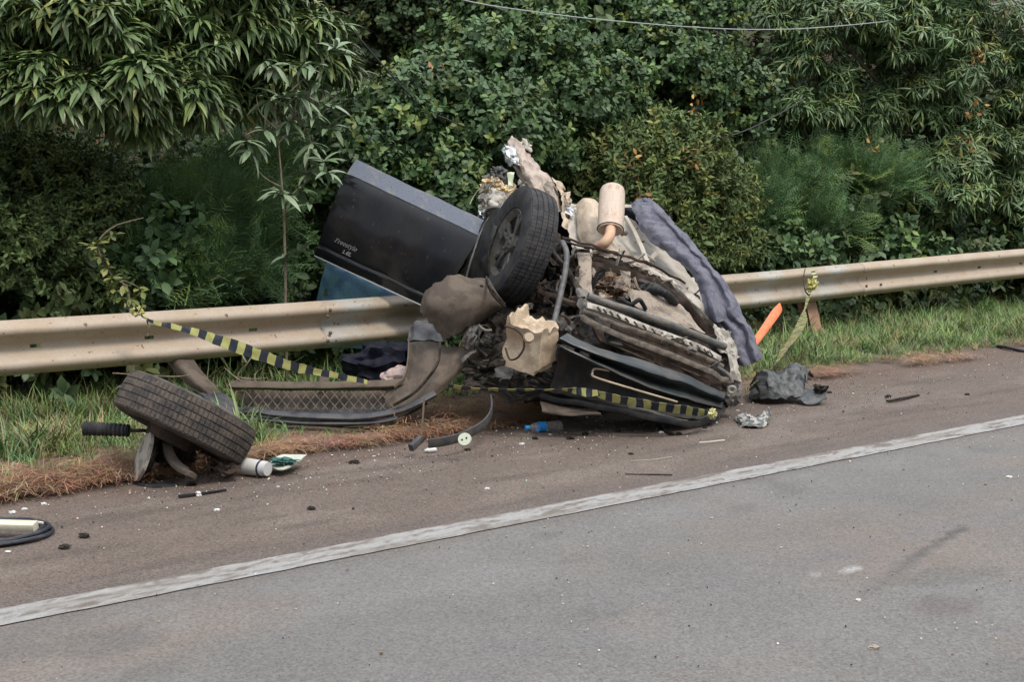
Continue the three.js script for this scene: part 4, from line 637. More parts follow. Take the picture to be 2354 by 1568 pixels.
cp('wiring_bundle', merged(Array.from({ length: 9 }, (_, k) => sweep(pathP([1200 + k * 9, 850 + (k % 3) * 14, 392], [1260 + k * 8, 862 + (k % 4) * 16, 396], [1300 + k * 5, 880 + (k % 2) * 18, 394], [1335 + k * 3, 855 + (k % 3) * 22, 392]), circle(0.006 + 0.002 * (k % 3), 6), { n: 24, amp: 0.03, freq: 8 }))), blackPlastic);
cp('inner_wing', sheet([pathP([1090, 720, 376], [1180, 720, 378], [1290, 700, 380]), pathP([1070, 830, 384], [1190, 850, 388], [1330, 800, 386]), pathP([1060, 895, 392], [1200, 930, 392], [1340, 900, 388])], { nu: 30, nv: 26, amp: 0.06, freq: 6, sharp: 0.6 }), greasy);
for (const [x, y, s, a, b, c] of [[1245, 690, 374, 0.11, 0.09, 0.1], [1290, 640, 366, 0.08, 0.13, 0.1], [1310, 720, 376, 0.07, 0.1, 0.08], [1140, 760, 382, 0.07, 0.09, 0.07], [1120, 850, 386, 0.13, 0.06, 0.1], [1230, 900, 388, 0.16, 0.05, 0.1]]) cp('engine_block', lump(P(x, y, s), a, b, c, { amp: 0.5, freq: 2.6, box: 0.3, flat: 0.35 }), greasy);
cp('suspension_arm', sweep(pathP([1240, 665, 380], [1290, 690, 384], [1330, 700, 384]), rrect(0.05, 0.03), { n: 16, amp: 0.02, freq: 8 }), rustBrown);
cp('control_link', sweep(pathP([1262, 560, 378], [1285, 600, 382], [1318, 640, 382], [1330, 672, 384]), rrect(0.045, 0.03), { n: 20, amp: 0.02, freq: 9 }), greasy);
cp('grey_hose', sweep(pathP([1292, 556, 386], [1302, 580, 389], [1300, 620, 392], [1288, 680, 396], [1274, 740, 400], [1268, 772, 402]), circle(0.017, 12), { n: 36 }), hoseM);
cp('hose_clamp', new THREE.TorusGeometry(0.018, 0.004, 6, 20).applyMatrix4(basis(P(1269, 770, 402), camDir(1, 0, 0.2))), chrome);
// split plastic tank
{
  const c = P(1220, 790, 404); let g = new THREE.BoxGeometry(0.25, 0.28, 0.2, 16, 18, 14); const p = g.attributes.position, rot = new THREE.Matrix4().makeRotationFromEuler(new THREE.Euler(0.15, -0.55, -0.12));
  for (let i = 0; i < p.count; i++) {
    let v = V(p.getX(i), p.getY(i), p.getZ(i)); const top = sstep(0.06, 0.14, v.y), k = noise(v.x * 13 + 4, v.y * 13, v.z * 13);
    v.y += top * (0.05 * noise(v.x * 24, 2, v.z * 20) + (v.x < -0.1 ? 0.05 : 0) - 0.02); v.multiplyScalar(1 + 0.1 * k); v.z -= 0.05 * Math.exp(-((v.x + 0.05) ** 2 + v.y ** 2) / 0.006) * (v.z > 0 ? 1 : 0); v.x *= 0.93 + 0.25 * (0.14 - Math.abs(v.y + 0.04)); if (v.y < -0.1) v.x *= 0.82;
    v.applyMatrix4(rot).add(c); p.setXYZ(i, v.x, v.y, v.z);
  }
  g.deleteAttribute('uv'); g = toCreasedNormals(g, 0.55); const nr = g.attributes.normal.clone(); g = boxUV(g); g.setAttribute('normal', nr);
  const t = cp('fluid_tank', g, tank); t.userData.label = 'split cream plastic tank hanging from the wreck';
  cp('tank_wire', sweep(pathP([1162, 750, 416], [1186, 758, 420], [1202, 775, 422], [1204, 800, 422], [1190, 822, 420], [1172, 826, 417], [1162, 800, 414]), circle(0.006, 6), { n: 40 }), rustBrown, t);
  cp('tank_neck', new THREE.CylinderGeometry(0.025, 0.03, 0.03, 16).applyMatrix4(basis(P(1216, 776, 425), camDir(0.1, 0.2, 1))), tank, t);
}
// fender liner, fender
cp('fender_liner', sheet([pathP([966, 700, 380], [980, 668, 380], [1005, 648, 381], [1040, 629, 380], [1080, 640, 381], [1122, 641, 380]), pathP([966, 728, 382], [985, 700, 386], [1020, 676, 388], [1062, 662, 388], [1112, 656, 387], [1140, 672, 384]), pathP([985, 744, 384], [1008, 722, 388], [1045, 702, 390], [1085, 690, 390], [1130, 688, 388], [1160, 700, 384]), pathP([1003, 762, 384], [1026, 748, 387], [1060, 734, 389], [1090, 722, 389], [1122, 716, 387], [1148, 714, 383]), pathP([1024, 788, 384], [1042, 776, 386], [1062, 764, 387], [1082, 752, 387], [1100, 744, 385], [1112, 732, 382])], { nu: 64, nv: 50, amp: 0.007, freq: 4, sharp: 0.3, th: 0.005, hole: (u, v) => v < 0.03 + 0.07 * noise(u * 9, 3, 1) || v > 0.97 - 0.09 * Math.abs(noise(u * 8, 7, 2)) || u < 0.03 + 0.06 * noise(v * 9, 1, 6) || Math.hypot((u - 0.75) * 1.3, v - 0.3) < 0.03, wave: (u, v) => V(0, 0.005 * Math.sin(u * 9 + v * 3), 0.006 * Math.sin(v * 7 + u * 4)) }), brownDust);
cp('liner_lip', sweep(pathP([1118, 640, 384], [1126, 662, 392], [1140, 682, 392], [1160, 702, 388]), rrect(0.012, 0.03, 0.004), { n: 20 }), greasy);
cp('fender', sheet([pathP([1062, 650, 350], [1075, 590, 350], [1098, 530, 348], [1125, 485, 346]), pathP([1095, 650, 366], [1100, 595, 366], [1118, 535, 362], [1142, 480, 354]), pathP([1122, 648, 370], [1120, 600, 372], [1135, 545, 368], [1160, 490, 358])], { nu: 24, nv: 16, amp: 0.012, freq: 7, sharp: 0.5 }), blackPlastic);
cp('arch_trim', sweep(pathP([1072, 640, 358], [1085, 590, 358], [1104, 540, 356], [1130, 492, 352], [1150, 470, 348]), rrect(0.016, 0.01), { n: 24, amp: 0.008 }), slate);
// door, sill uppermost
{
  const tl = P(798, 401, 342), trr = P(1105, 545, 352), bl = P(724, 588, 336), br = P(1000, 716, 346), n = trr.clone().sub(tl).cross(bl.clone().sub(tl)).normalize(); if (n.dot(camF) > 0) n.negate();
  const bulge = (k) => [tl, trr, bl, br].map((p) => p.clone().addScaledVector(n, k));
  const row = (t, k) => [0, 0.33, 0.66, 1].map((s) => tl.clone().lerp(trr, s).lerp(bl.clone().lerp(br, s), t).addScaledVector(n, k));
  const door = cp('door', sheet([row(0, -0.01), row(0.12, 0.02), row(0.45, 0.035), row(0.8, 0.02), row(0.86, 0.006), row(0.9, 0.012), row(1, -0.005)], { nu: 40, nv: 44, th: 0.012, amp: 0.007, freq: 3.2, sharp: 0.3 }), navyPaint); door.userData.label = 'upturned dark navy door with small chrome lettering';
  cp('door_inner', sheet([row(0.02, -0.05), row(0.98, -0.05)], { nu: 20, nv: 12, th: 0.06, amp: 0.01 }), greasy, door);
  const a = P(812, 368, 338), b = P(1112, 512, 348);
  cp('sill_edge', sheet([[a, a.clone().lerp(b, 0.5), b].map((p) => p.addScaledVector(n, -0.045)), [0, 0.5, 1].map((s) => tl.clone().lerp(trr, s).addScaledVector(n, -0.002))], { nu: 40, nv: 6, th: 0.012, amp: 0.006, freq: 5 }), sillPaint, door);
  cp('belt_strip', sweep([bl.clone().addScaledVector(n, 0.004), br.clone().addScaledVector(n, 0.004)], rrect(0.008, 0.008, 0.002), { n: 1 }), chrome, door);
  cp('crease_trim', sweep([row(0.87, 0.016)[1].lerp(row(0.87, 0.016)[3], 0.72), row(0.87, 0.018)[3]], rrect(0.012, 0.006, 0.002), { n: 6 }), slate, door);
  const font = await new FontLoader().loadAsync('fonts/droid/droid_serif_regular.typeface.json');
  const X = trr.clone().sub(tl).normalize(), Z = n, Y = Z.clone().cross(X);
  const write = (s, size, a, t, slant) => { const g = new TextGeometry(s, { font, size, depth: 0.003, curveSegments: 3 }); g.applyMatrix4(new THREE.Matrix4().set(1, slant, 0, 0, 0, 1, 0, 0, 0, 0, 1, 0, 0, 0, 0, 1)); const m = new THREE.Matrix4().makeBasis(X, Y, Z).setPosition(tl.clone().lerp(trr, a).lerp(bl.clone().lerp(br, a), t).addScaledVector(n, 0.042)); return boxUV(g.applyMatrix4(m)); };
  cp('lettering', write('Freestyle', 0.029, 0.115, 0.735, 0.35), badge, door); cp('lettering', write('1.6L', 0.025, 0.2, 0.815, 0.25), chrome, door);
}
// torn metal standing up behind the wheel
cp('torn_panel', sheet([pathP([1166, 316, 322], [1182, 314, 322], [1197, 320, 321], [1214, 334, 320]), pathP([1168, 350, 326], [1186, 352, 329], [1204, 352, 327], [1214, 356, 322]), pathP([1184, 385, 330], [1202, 388, 334], [1222, 388, 331], [1242, 388, 325]), pathP([1200, 425, 334], [1222, 420, 338], [1248, 418, 334], [1272, 418, 328]), pathP([1210, 490, 338], [1240, 490, 340], [1275, 490, 336], [1300, 490, 332])], { nu: 60, nv: 70, amp: 0.014, freq: 9, sharp: 0.7, th: 0.003, wave: (u, v) => V(0, 0, 1).multiplyScalar(0.014 * Math.sin(u * 22 + v * 3)).applyAxisAngle(V(0, 1, 0), 0.6), hole: (u, v) => v < 0.05 + 0.16 * noise(u * 7, 2, 3) || u > 0.93 + 0.14 * noise(v * 9, 5, 1) || u < 0.05 + 0.12 * noise(v * 8, 9, 4) }), torn);
cp('torn_flange', sheet([pathP([1266, 412, 330], [1285, 422, 330], [1296, 440, 329]), pathP([1285, 450, 334], [1294, 470, 334], [1300, 485, 332]), pathP([1290, 520, 342], [1305, 530, 342], [1318, 545, 340])], { nu: 30, nv: 44, amp: 0.02, freq: 11, sharp: 0.7, hole: (u, v) => u > 0.9 + 0.2 * noise(v * 9, 5, 7) || u < 0.06 + 0.15 * noise(v * 11, 2, 9) }), heatShield);
cp('torn_brace', sweep(pathP([1160, 350, 330], [1182, 384, 336], [1208, 425, 342]), rrect(0.02, 0.008), { n: 16, amp: 0.01, freq: 12 }), greasy);
cp('bent_tin', sheet([pathP([1150, 345, 330], [1166, 338, 331], [1180, 345, 330]), pathP([1154, 362, 333], [1172, 360, 335], [1184, 372, 333]), pathP([1164, 385, 334], [1178, 380, 336], [1190, 388, 334])], { nu: 14, nv: 14, amp: 0.035, freq: 14, sharp: 0.6 }), shinyTin);
cp('bent_tin', sheet([pathP([1196, 322, 322], [1208, 330, 322], [1220, 336, 321]), pathP([1202, 345, 325], [1212, 350, 325], [1218, 352, 323])], { nu: 10, nv: 10, amp: 0.03, freq: 15, sharp: 0.6 }), paleMetal);
cp('dark_bracket', lump(P(1146, 402, 335), 0.055, 0.05, 0.05, { amp: 0.5, freq: 2.5, box: 0.5, flat: 0.3 }), steelBlue);
cp('foam_padding', lump(P(1134, 428, 336), 0.065, 0.05, 0.05, { amp: 0.7, freq: 2.8, flat: 0.35, detail: 5 }), foam);
cp('foam_padding', lump(P(1158, 444, 338), 0.06, 0.04, 0.05, { amp: 0.6, freq: 2.8, flat: 0.35, detail: 5 }), foam);
cp('plastic_clip', sheet([pathP([1167, 398, 338], [1180, 396, 338]), pathP([1168, 428, 339], [1180, 428, 339])], { nu: 6, nv: 8, amp: 0.012, freq: 18, th: 0.006 }), plain([0.5, 0.55, 0.4], 0.6));
cp('crumpled_wing', sheet([pathP([1102, 440, 334], [1125, 436, 338], [1160, 444, 338], [1195, 440, 336]), pathP([1100, 470, 336], [1125, 462, 342], [1158, 466, 342], [1190, 470, 338]), pathP([1108, 500, 338], [1130, 492, 344], [1155, 496, 344], [1180, 510, 340])], { nu: 26, nv: 20, amp: 0.04, freq: 10, sharp: 0.6 }), paleMetal);
cp('spring_seat', new THREE.TorusGeometry(0.065, 0.012, 8, 28, Math.PI * 1.1).applyMatrix4(basis(P(1140, 492, 350), camDir(-0.4, 0.5, 0.6))), slate);
cp('bent_tin', lump(P(1112, 492, 342), 0.03, 0.028, 0.03, { amp: 0.6, flat: 0.3 }), shinyTin);
{ const f = rng(66); for (let k = 0; k < 14; k++) { const x = rr(1100, 1300, f), y = 330 + (x - 1180) ** 2 * 0.004 + rr(60, 130, f); cp('metal_shard', sheet([pathP([x, y, 334], [x + rr(8, 22, f), y + rr(-10, 10, f), 335]), pathP([x + rr(-6, 6, f), y + rr(14, 36, f), 338], [x + rr(10, 24, f), y + rr(16, 40, f), 339])], { nu: 8, nv: 10, amp: 0.03, freq: 16, sharp: 0.6, th: 0.0025 }), [dustyMetal, paleMetal, shinyTin, heatShield, slate][k % 5]); } }
cp('loose_wire', sweep(pathP([1297, 470, 336], [1320, 475, 334], [1350, 468, 332], [1372, 472, 332]), circle(0.004, 5), { n: 20 }), heatShield);
cp('loose_wire', sweep(pathP([1080, 470, 335], [1090, 450, 334], [1108, 425, 334], [1120, 408, 335]), circle(0.003, 5), { n: 20 }), heatShield);
cp('roof_edge_strip', sweep(pathP([1243, 908, 396], [1300, 920, 399], [1365, 931, 402], [1492, 958, 403], [1560, 970, 400], [1600, 974, 397], [1628, 962, 391]), rrect(0.03, 0.035, 0.008), { n: 50, amp: 0.012, freq: 6 }), blackPlastic);
cp('roof_edge_strip', sweep(pathP([1300, 905, 396], [1400, 930, 399], [1500, 950, 399], [1580, 966, 396]), rrect(0.02, 0.02, 0.006), { n: 40, amp: 0.015, freq: 7 }), slate);
cp('trim_panel', sheet([pathP([1240, 925, 396], [1300, 938, 398], [1370, 945, 400]), pathP([1245, 948, 402], [1310, 955, 405], [1380, 952, 403])], { nu: 16, nv: 8, amp: 0.008, th: 0.008 }), brownDust);
// what fills the crushed front: backing plates, then brackets, bolts, pipes and torn scraps fixed to them
cp('front_backing', sheet([pathP([1330, 668, 376], [1440, 705, 374], [1560, 745, 368], [1668, 790, 362]), pathP([1318, 740, 384], [1440, 785, 382], [1560, 830, 376], [1682, 860, 366]), pathP([1285, 800, 390], [1440, 850, 388], [1560, 895, 380], [1680, 915, 368]), pathP([1290, 900, 392], [1440, 930, 392], [1560, 950, 388], [1660, 948, 374])], { nu: 50, nv: 44, th: 0.006, amp: 0.02, freq: 10, sharp: 0.6 }), greasy);
cp('skirt_panel', sheet([pathP([1285, 800, 401], [1400, 850, 400], [1540, 905, 392], [1662, 936, 376]), pathP([1275, 850, 399], [1400, 895, 399], [1540, 930, 393], [1655, 952, 380]), pathP([1262, 900, 399], [1400, 930, 400], [1540, 958, 396], [1640, 968, 385])], { nu: 50, nv: 24, th: 0.006, amp: 0.012, freq: 8, sharp: 0.5 }), grimePanel);
{
  const f = rng(314), quad = (a, b, c, d, u, v) => { const l = (p, q, t) => p.map((x, i) => x + (q[i] - x) * t); return P(...l(l(a, b, u), l(d, c, u), v)); };
  const areas = [
    [[1330, 560, 368], [1480, 610, 362], [1560, 680, 362], [1340, 625, 374], 14, [underseal, dustyMetal, paleMetal, greasy]],
    [[1365, 615, 372], [1500, 655, 368], [1600, 745, 366], [1368, 690, 380], 18, [greasy, crumbs, dustyMetal, blackPlastic, rustBrown]],
    [[1245, 600, 376], [1330, 640, 380], [1335, 780, 392], [1200, 760, 388], 34, [greasy, rustBrown, frameGrime, blackPlastic, slate]],
    [[1560, 640, 350], [1620, 720, 350], [1680, 800, 362], [1600, 740, 362], 14, [paleMetal, dustyMetal, frameGrime]],
    [[1070, 780, 388], [1160, 730, 388], [1300, 860, 396], [1080, 900, 394], 34, [greasy, blackPlastic, greasy, rustBrown, slate]],
    [[1330, 845, 402], [1440, 885, 400], [1440, 925, 400], [1290, 905, 402], 0, [greasy, blackPlastic, rustBrown]],
    [[1345, 700, 394], [1660, 820, 380], [1690, 870, 380], [1640, 850, 380], 8, [frameGrime, slate, paleMetal, greasy]],
    [[1310, 480, 338], [1440, 490, 332], [1560, 640, 346], [1330, 560, 360], 12, [floorPan, dustyMetal, underseal]],
  ];
  const bolts = new THREE.CylinderGeometry(0.009, 0.011, 0.014, 6);
  for (const [a, b, c, d, n, mats] of areas) for (let k = 0; k < n; k++) {
    const u = f(), v = f(), p = quad(a, b, c, d, u, v), m = mats[Math.floor(f() * mats.length)], t = f(), dir = camDir(rr(-1, 1, f), rr(-0.6, 0.8, f), rr(-0.2, 0.4, f)), side = camDir(rr(-0.6, 0.6, f), rr(-1, 1, f), rr(0, 0.8, f));
    if (t < 0.45) { const L = rr(0.02, 0.075, f), w = rr(0.012, 0.045, f), q = (i, j) => p.clone().addScaledVector(dir, i * L).addScaledVector(side, j * w); cp('torn_scrap', sheet([[q(-1, -1), q(0, -1.2), q(1, -0.7)], [q(-0.9, 1), q(0.1, 0.8), q(1.1, 1)]], { nu: 8, nv: 6, th: 0.003, amp: 0.018, freq: 18, sharp: 0.6 }), m); }
    else if (t < 0.62) cp('bracket', lump(p, rr(0.012, 0.04, f), rr(0.012, 0.035, f), rr(0.015, 0.03, f), { amp: 0.4, box: 0.7, detail: 2, flat: 0.3 }), m);
    else if (t < 0.78) cp('bolt', boxUV(bolts.clone().applyMatrix4(basis(p, camDir(rr(-0.5, 0.5, f), rr(0, 0.6, f), 1)))), m);
    else { const L = rr(0.05, 0.16, f); cp('pipe', sweep([p, p.clone().addScaledVector(dir, L * 0.5).addScaledVector(side, L * 0.2), p.clone().addScaledVector(dir, L)], circle(rr(0.004, 0.011, f), 6), { n: 10 }), m); }
  }
}

// ---------------------------------------------------------------- things on and around the wreck
const S = (x, y, h = 0) => scaleAt(G(x, y, h));
{ // blanket hung over the far edge of the underside
  const cloth = matter({ c: [0.12, 0.122, 0.16], c2: [0.17, 0.172, 0.21], size: 0.25, cells: 6, grain: 0.3, rough: 1, bump: 0.006, n: 512, sheen: 0.6, sheenColor: new THREE.Color().setRGB(0.32, 0.32, 0.38), sheenRoughness: 0.6, specularIntensity: 0.2 });
  const st = [[1447, 468, 1468, 460, 1490, 459, 326], [1456, 486, 1490, 472, 1520, 484, 332], [1468, 520, 1510, 502, 1545, 514, 338], [1488, 552, 1540, 532, 1578, 546, 342], [1528, 582, 1572, 566, 1606, 580, 346], [1566, 608, 1602, 594, 1630, 612, 350], [1598, 646, 1630, 632, 1660, 650, 354], [1610, 690, 1655, 676, 1690, 694, 357], [1622, 726, 1668, 726, 1703, 726, 360], [1656, 750, 1698, 752, 1722, 756, 361], [1676, 797, 1714, 790, 1738, 796, 363], [1694, 842, 1726, 838, 1750, 826, 364]];
  const rows = st.map(([a, b, c, d, e, f, s]) => [P(a, b, s - 1), P((a + c) / 2, (b + d) / 2 + 2, s + 1.2), P(c, d, s - 0.4), P((c + e) / 2, (d + f) / 2 - 1, s + 1.5), P(e, f, s - 3)]);
  const b = thing('draped_blanket', 'blue grey fleece blanket draped over the edge of the upturned car', 'blanket', P(1700, 838, 363));
  part('cloth', sheet(rows, { nu: 50, nv: 120, th: 0.009, amp: 0.016, freq: 9, sharp: 0.6 }), cloth, b);
  part('hanging_flap', sheet([[P(1608, 640, 352), P(1625, 655, 356), P(1640, 650, 354)], [P(1622, 690, 356), P(1636, 700, 362), P(1655, 690, 358)], [P(1632, 728, 358), P(1650, 740, 364), P(1672, 735, 360)]], { nu: 20, nv: 26, th: 0.016, amp: 0.012, freq: 8 }), cloth, b);
}
{ // blue sheet behind the rail
  const m = matter({ c: [0.12, 0.25, 0.42], c2: [0.16, 0.33, 0.44], size: 0.3, cells: 5, grain: 0.25, rough: 0.6, bump: 0.003 });
  tag(part('blue_sheet', sheet([[P(752, 600, 326), P(820, 625, 328), P(930, 668, 330)], [P(738, 640, 326), P(810, 650, 330), P(930, 690, 331)], [P(722, 720, 324), P(800, 730, 328), P(930, 735, 331)], [P(715, 790, 322), P(800, 800, 324), P(930, 800, 326)]], { nu: 40, nv: 34, amp: 0.018, freq: 6, sharp: 0.4, th: 0.006 }), m), 'blue woven sheet hanging below the car door behind the guard rail', 'sheet');
}
{ // dark clothing bundle and pale cushion under the rail
  const navy = matter({ c: [0.014, 0.016, 0.026], c2: [0.024, 0.024, 0.032], size: 0.2, grain: 0.3, rough: 1, bump: 0.004, specularIntensity: 0.2 }), pink = matter({ c: [0.5, 0.4, 0.37], c2: [0.42, 0.28, 0.26], size: 0.15, cells: 6, grain: 0.15, rough: 0.9 });
  tag(part('dark_cloth_bundle', lump(P(880, 832, 358), 0.2, 0.11, 0.16, { amp: 0.5, freq: 1.8, detail: 5, flat: 0.9 }), navy), 'dark navy cloth heaped in shade under the guard rail', 'cloth');
  tag(part('pale_cushion', lump(P(918, 866, 368), 0.1, 0.06, 0.08, { amp: 0.25, freq: 1.6, detail: 5, flat: 0.9 }), pink), 'pale pinkish padding wedged behind the bumper cover', 'padding');
}
// bumper cover, inner side up
{
  const b = thing('bumper_cover', 'torn off dusty bumper cover lying in the grass with its lattice grille', 'bumper', G(740, 972)), q = (x, y, s) => P(x, y, s);
  const lipM = matter({ c: [0.02, 0.022, 0.03], c2: [0.055, 0.052, 0.055], size: 0.3, cells: 5, grain: 0.15, rough: 0.4, bump: 0.001 });
  part('wing', sheet([[[940, 789, 374], [995, 787, 379], [1050, 800, 381], [1106, 762, 378]], [[937, 830, 379], [985, 838, 386], [1035, 842, 388], [1085, 824, 384]], [[928, 868, 382], [966, 888, 391], [1002, 892, 392], [1032, 884, 389]], [[906, 888, 384], [930, 916, 392], [950, 926, 394], [980, 925, 393]], [[884, 900, 384], [892, 935, 390], [902, 955, 393], [914, 966, 394]]].map((r) => r.map((a) => q(...a))), { nu: 30, nv: 36, th: 0.006, amp: 0.008, freq: 6 }), brownDust, b);
  part('wing_rib', sweep([[1012, 788, 386], [1008, 830, 392], [985, 868, 396], [950, 905, 398], [905, 932, 396]].map((a) => q(...a)), rrect(0.012, 0.018, 0.004), { n: 30 }), greasy, b);
  part('wing_edge', sweep([[940, 784, 378], [938, 830, 382], [929, 868, 386], [906, 890, 388]].map((a) => q(...a)), rrect(0.01, 0.02, 0.003), { n: 24 }), brownDust, b);
  part('lamp_housing', sheet([[[1068, 748, 384], [1090, 744, 386], [1110, 757, 383]], [[1062, 775, 386], [1085, 775, 391], [1100, 782, 387]], [[1058, 800, 386], [1072, 804, 390], [1088, 806, 387]]].map((r) => r.map((a) => q(...a))), { nu: 16, nv: 16, amp: 0.03, freq: 12, sharp: 0.5 }), slate, b);
  part('wing_tear', sheet([[[940, 752, 366], [975, 740, 366], [1005, 752, 368]], [[938, 784, 370], [975, 780, 371], [1022, 784, 373]]].map((r) => r.map((a) => q(...a))), { nu: 14, nv: 8, amp: 0.02, freq: 9 }), lipM, b);
  part('wing', sheet([[[379, 826, 378], [410, 828, 381], [446, 828, 378]], [[404, 856, 381], [438, 862, 385], [474, 866, 381]], [[436, 886, 384], [470, 894, 389], [505, 900, 386]], [[478, 920, 387], [510, 930, 391], [548, 944, 390]]].map((r) => r.map((a) => q(...a))), { nu: 18, nv: 26, th: 0.006, amp: 0.006, freq: 7 }), brownDust, b);
  part('lip_end', sheet([[[434, 886, 388], [458, 902, 391], [490, 908, 391], [512, 902, 389]], [[466, 920, 390], [490, 932, 394], [520, 938, 394], [545, 935, 391]], [[500, 945, 391], [525, 955, 394], [545, 958, 394], [560, 952, 392]]].map((r) => r.map((a) => q(...a))), { nu: 20, nv: 18, th: 0.006, amp: 0.014, freq: 9, sharp: 0.4 }), lipM, b);
  part('top_rail', sweep([[532, 884, 385], [560, 886, 386], [720, 888, 386], [860, 885, 386], [938, 880, 385]].map((a) => q(...a)), rrect(0.05, 0.032, 0.006), { n: 40, amp: 0.005, freq: 6, up: camDir(0, 0.6, 0.8) }), brownDust, b);
  part('mount_tab', sheet([[q(556, 868, 383), q(578, 868, 383)], [q(556, 886, 384), q(580, 886, 384)]], { nu: 4, nv: 4, th: 0.005 }), brownDust, b); part('mount_tab', sheet([[q(736, 866, 383), q(756, 866, 383)], [q(734, 886, 384), q(758, 886, 384)]], { nu: 4, nv: 4, th: 0.005 }), brownDust, b);
  part('grille_backing', sheet([[q(545, 898, 382), q(720, 900, 382), q(905, 898, 382)], [q(560, 944, 384), q(720, 948, 384), q(900, 944, 384)]], { nu: 20, nv: 4, th: 0.004, amp: 0.008 }), brownDust, b);
  const slats = matter({ c: [0.075, 0.062, 0.054], c2: [0.13, 0.105, 0.085], size: 0.2, grain: 0.2, rough: 0.9 });
  for (let k = 0; k < 15; k++) for (const d of [0, 1]) { const x = 566 + k * 22, a = q(x + (d ? 34 : 0), 900, 390), c = q(x + (d ? 0 : 34), 942, 392); part('grille_slat', sweep([a, c], rrect(0.007, 0.009, 0.002), { up: camF.clone().negate() }), slats, b); }
  part('lip', sweep([[548, 952, 392], [580, 944, 394], [640, 952, 395], [720, 958, 396], [800, 960, 396], [853, 958, 396], [905, 948, 396], [950, 932, 396], [1000, 905, 394]].map((a) => q(...a)), rrect(0.045, 0.028, 0.01), { n: 60, amp: 0.004, up: camDir(0, 0.7, 0.7) }), lipM, b);
  part('lower_lip', sweep([[556, 960, 393], [640, 968, 395], [724, 973, 396], [853, 972, 396], [915, 962, 397]].map((a) => q(...a)), rrect(0.03, 0.022, 0.008), { n: 50, up: camDir(0, 0.7, 0.7) }), lipM, b);
  part('skirt', sheet([[[548, 936, 386], [640, 940, 388], [760, 942, 389], [880, 934, 389], [960, 900, 389]], [[540, 956, 388], [640, 972, 390], [760, 978, 391], [890, 972, 391], [985, 930, 391]]].map((r) => r.map((a) => q(...a))), { nu: 40, nv: 8, th: 0.006, amp: 0.006, freq: 6 }), lipM, b);
  part('hanging_strap', sweep([[975, 915, 398], [973, 950, 399], [970, 985, 400], [966, 1012, 402]].map((a) => q(...a)), rrect(0.012, 0.004, 0.001), { n: 16 }), brownDust, b);
}
// wheel torn off with its suspension
{
  const c = P(428, 962, 462), ax = camDir(-0.42, -0.88, 0.22), m = basis(c, ax, camDir(0.9, -0.43, 0)), w = thing('torn_off_wheel', 'worn dusty wheel torn off with its axle and suspension arm, leaning on the shoulder edge', 'wheel', G(400, 1095)), at = (x, y, s) => P(x, y, s);
  part('tyre', tyreShape(0.352, 0.205, 0.2, { cuts: 84, depth: 0.008, cutDepth: 0.85 }).applyMatrix4(m), dirtyRubber, w);
  const rim = part('rim', spokedRim(0.2, 0.072).applyMatrix4(m.clone().multiply(new THREE.Matrix4().makeRotationX(Math.PI))), alloy, w); void rim;
  part('brake_drum', boxUV(new THREE.CylinderGeometry(0.12, 0.14, 0.1, 36).translate(-0.02, 0.1, 0).applyMatrix4(m)), rustBrown, w);
  part('brake_disc', boxUV(new THREE.CylinderGeometry(0.125, 0.125, 0.016, 40).applyMatrix4(basis(at(330, 1050, 470), camDir(-0.86, 0.3, 0.42), camDir(0, 1, 0)))), paleMetal, w);
  part('dust_shield', boxUV(new THREE.LatheGeometry([[0.03, 0], [0.09, 0.004], [0.115, 0.014], [0.12, 0.03]].map((a) => new THREE.Vector2(...a)), 36).applyMatrix4(basis(at(352, 1050, 466), camDir(-0.86, 0.3, 0.42), camDir(0, 1, 0)))), greasy, w);
  part('control_arm', sweep([[384, 1012, 464], [392, 1048, 470], [408, 1070, 474], [432, 1085, 476], [444, 1098, 474]].map((a) => at(...a)), rrect(0.05, 0.035, 0.01), { n: 24, amp: 0.012 }), brownDust, w);
  part('bush', sweep([at(430, 1105, 474), at(452, 1102, 474)], circle(0.028, 14)), greasy, w);
  part('rubber_boot', sheet([[at(316, 1102, 466), at(360, 1110, 470), at(400, 1106, 468)], [at(320, 1112, 474), at(360, 1119, 478), at(415, 1112, 474)]], { nu: 14, nv: 6, amp: 0.012, freq: 9, th: 0.012 }), rubber, w);
  part('axle_shaft', sweep([[292, 990, 462], [330, 990, 462], [365, 992, 460]].map((a) => at(...a)), circle(0.009, 10)), greasy, w);
  part('bellows', sweep([[194, 985, 462], [245, 987, 462], [298, 990, 462]].map((a) => at(...a)), circle(0.034, 18), { n: 72, taper: (t) => 1 + 0.09 * Math.sin(t * 72 * 1.05) - 0.1 * t, crease: 0.4 }), rubber, w);
  part('hub_stub', lump(at(524, 1080, 468), 0.05, 0.035, 0.04, { amp: 0.4 }), rustBrown, w);
  part('cable', sweep([[268, 895, 452], [278, 888, 454], [292, 896, 456]].map((a) => at(...a)), circle(0.004, 6), { n: 12 }), shinyTin, w);
  part('knuckle', lump(at(400, 1040, 458), 0.08, 0.07, 0.07, { amp: 0.5, box: 0.3 }), greasy, w);
}
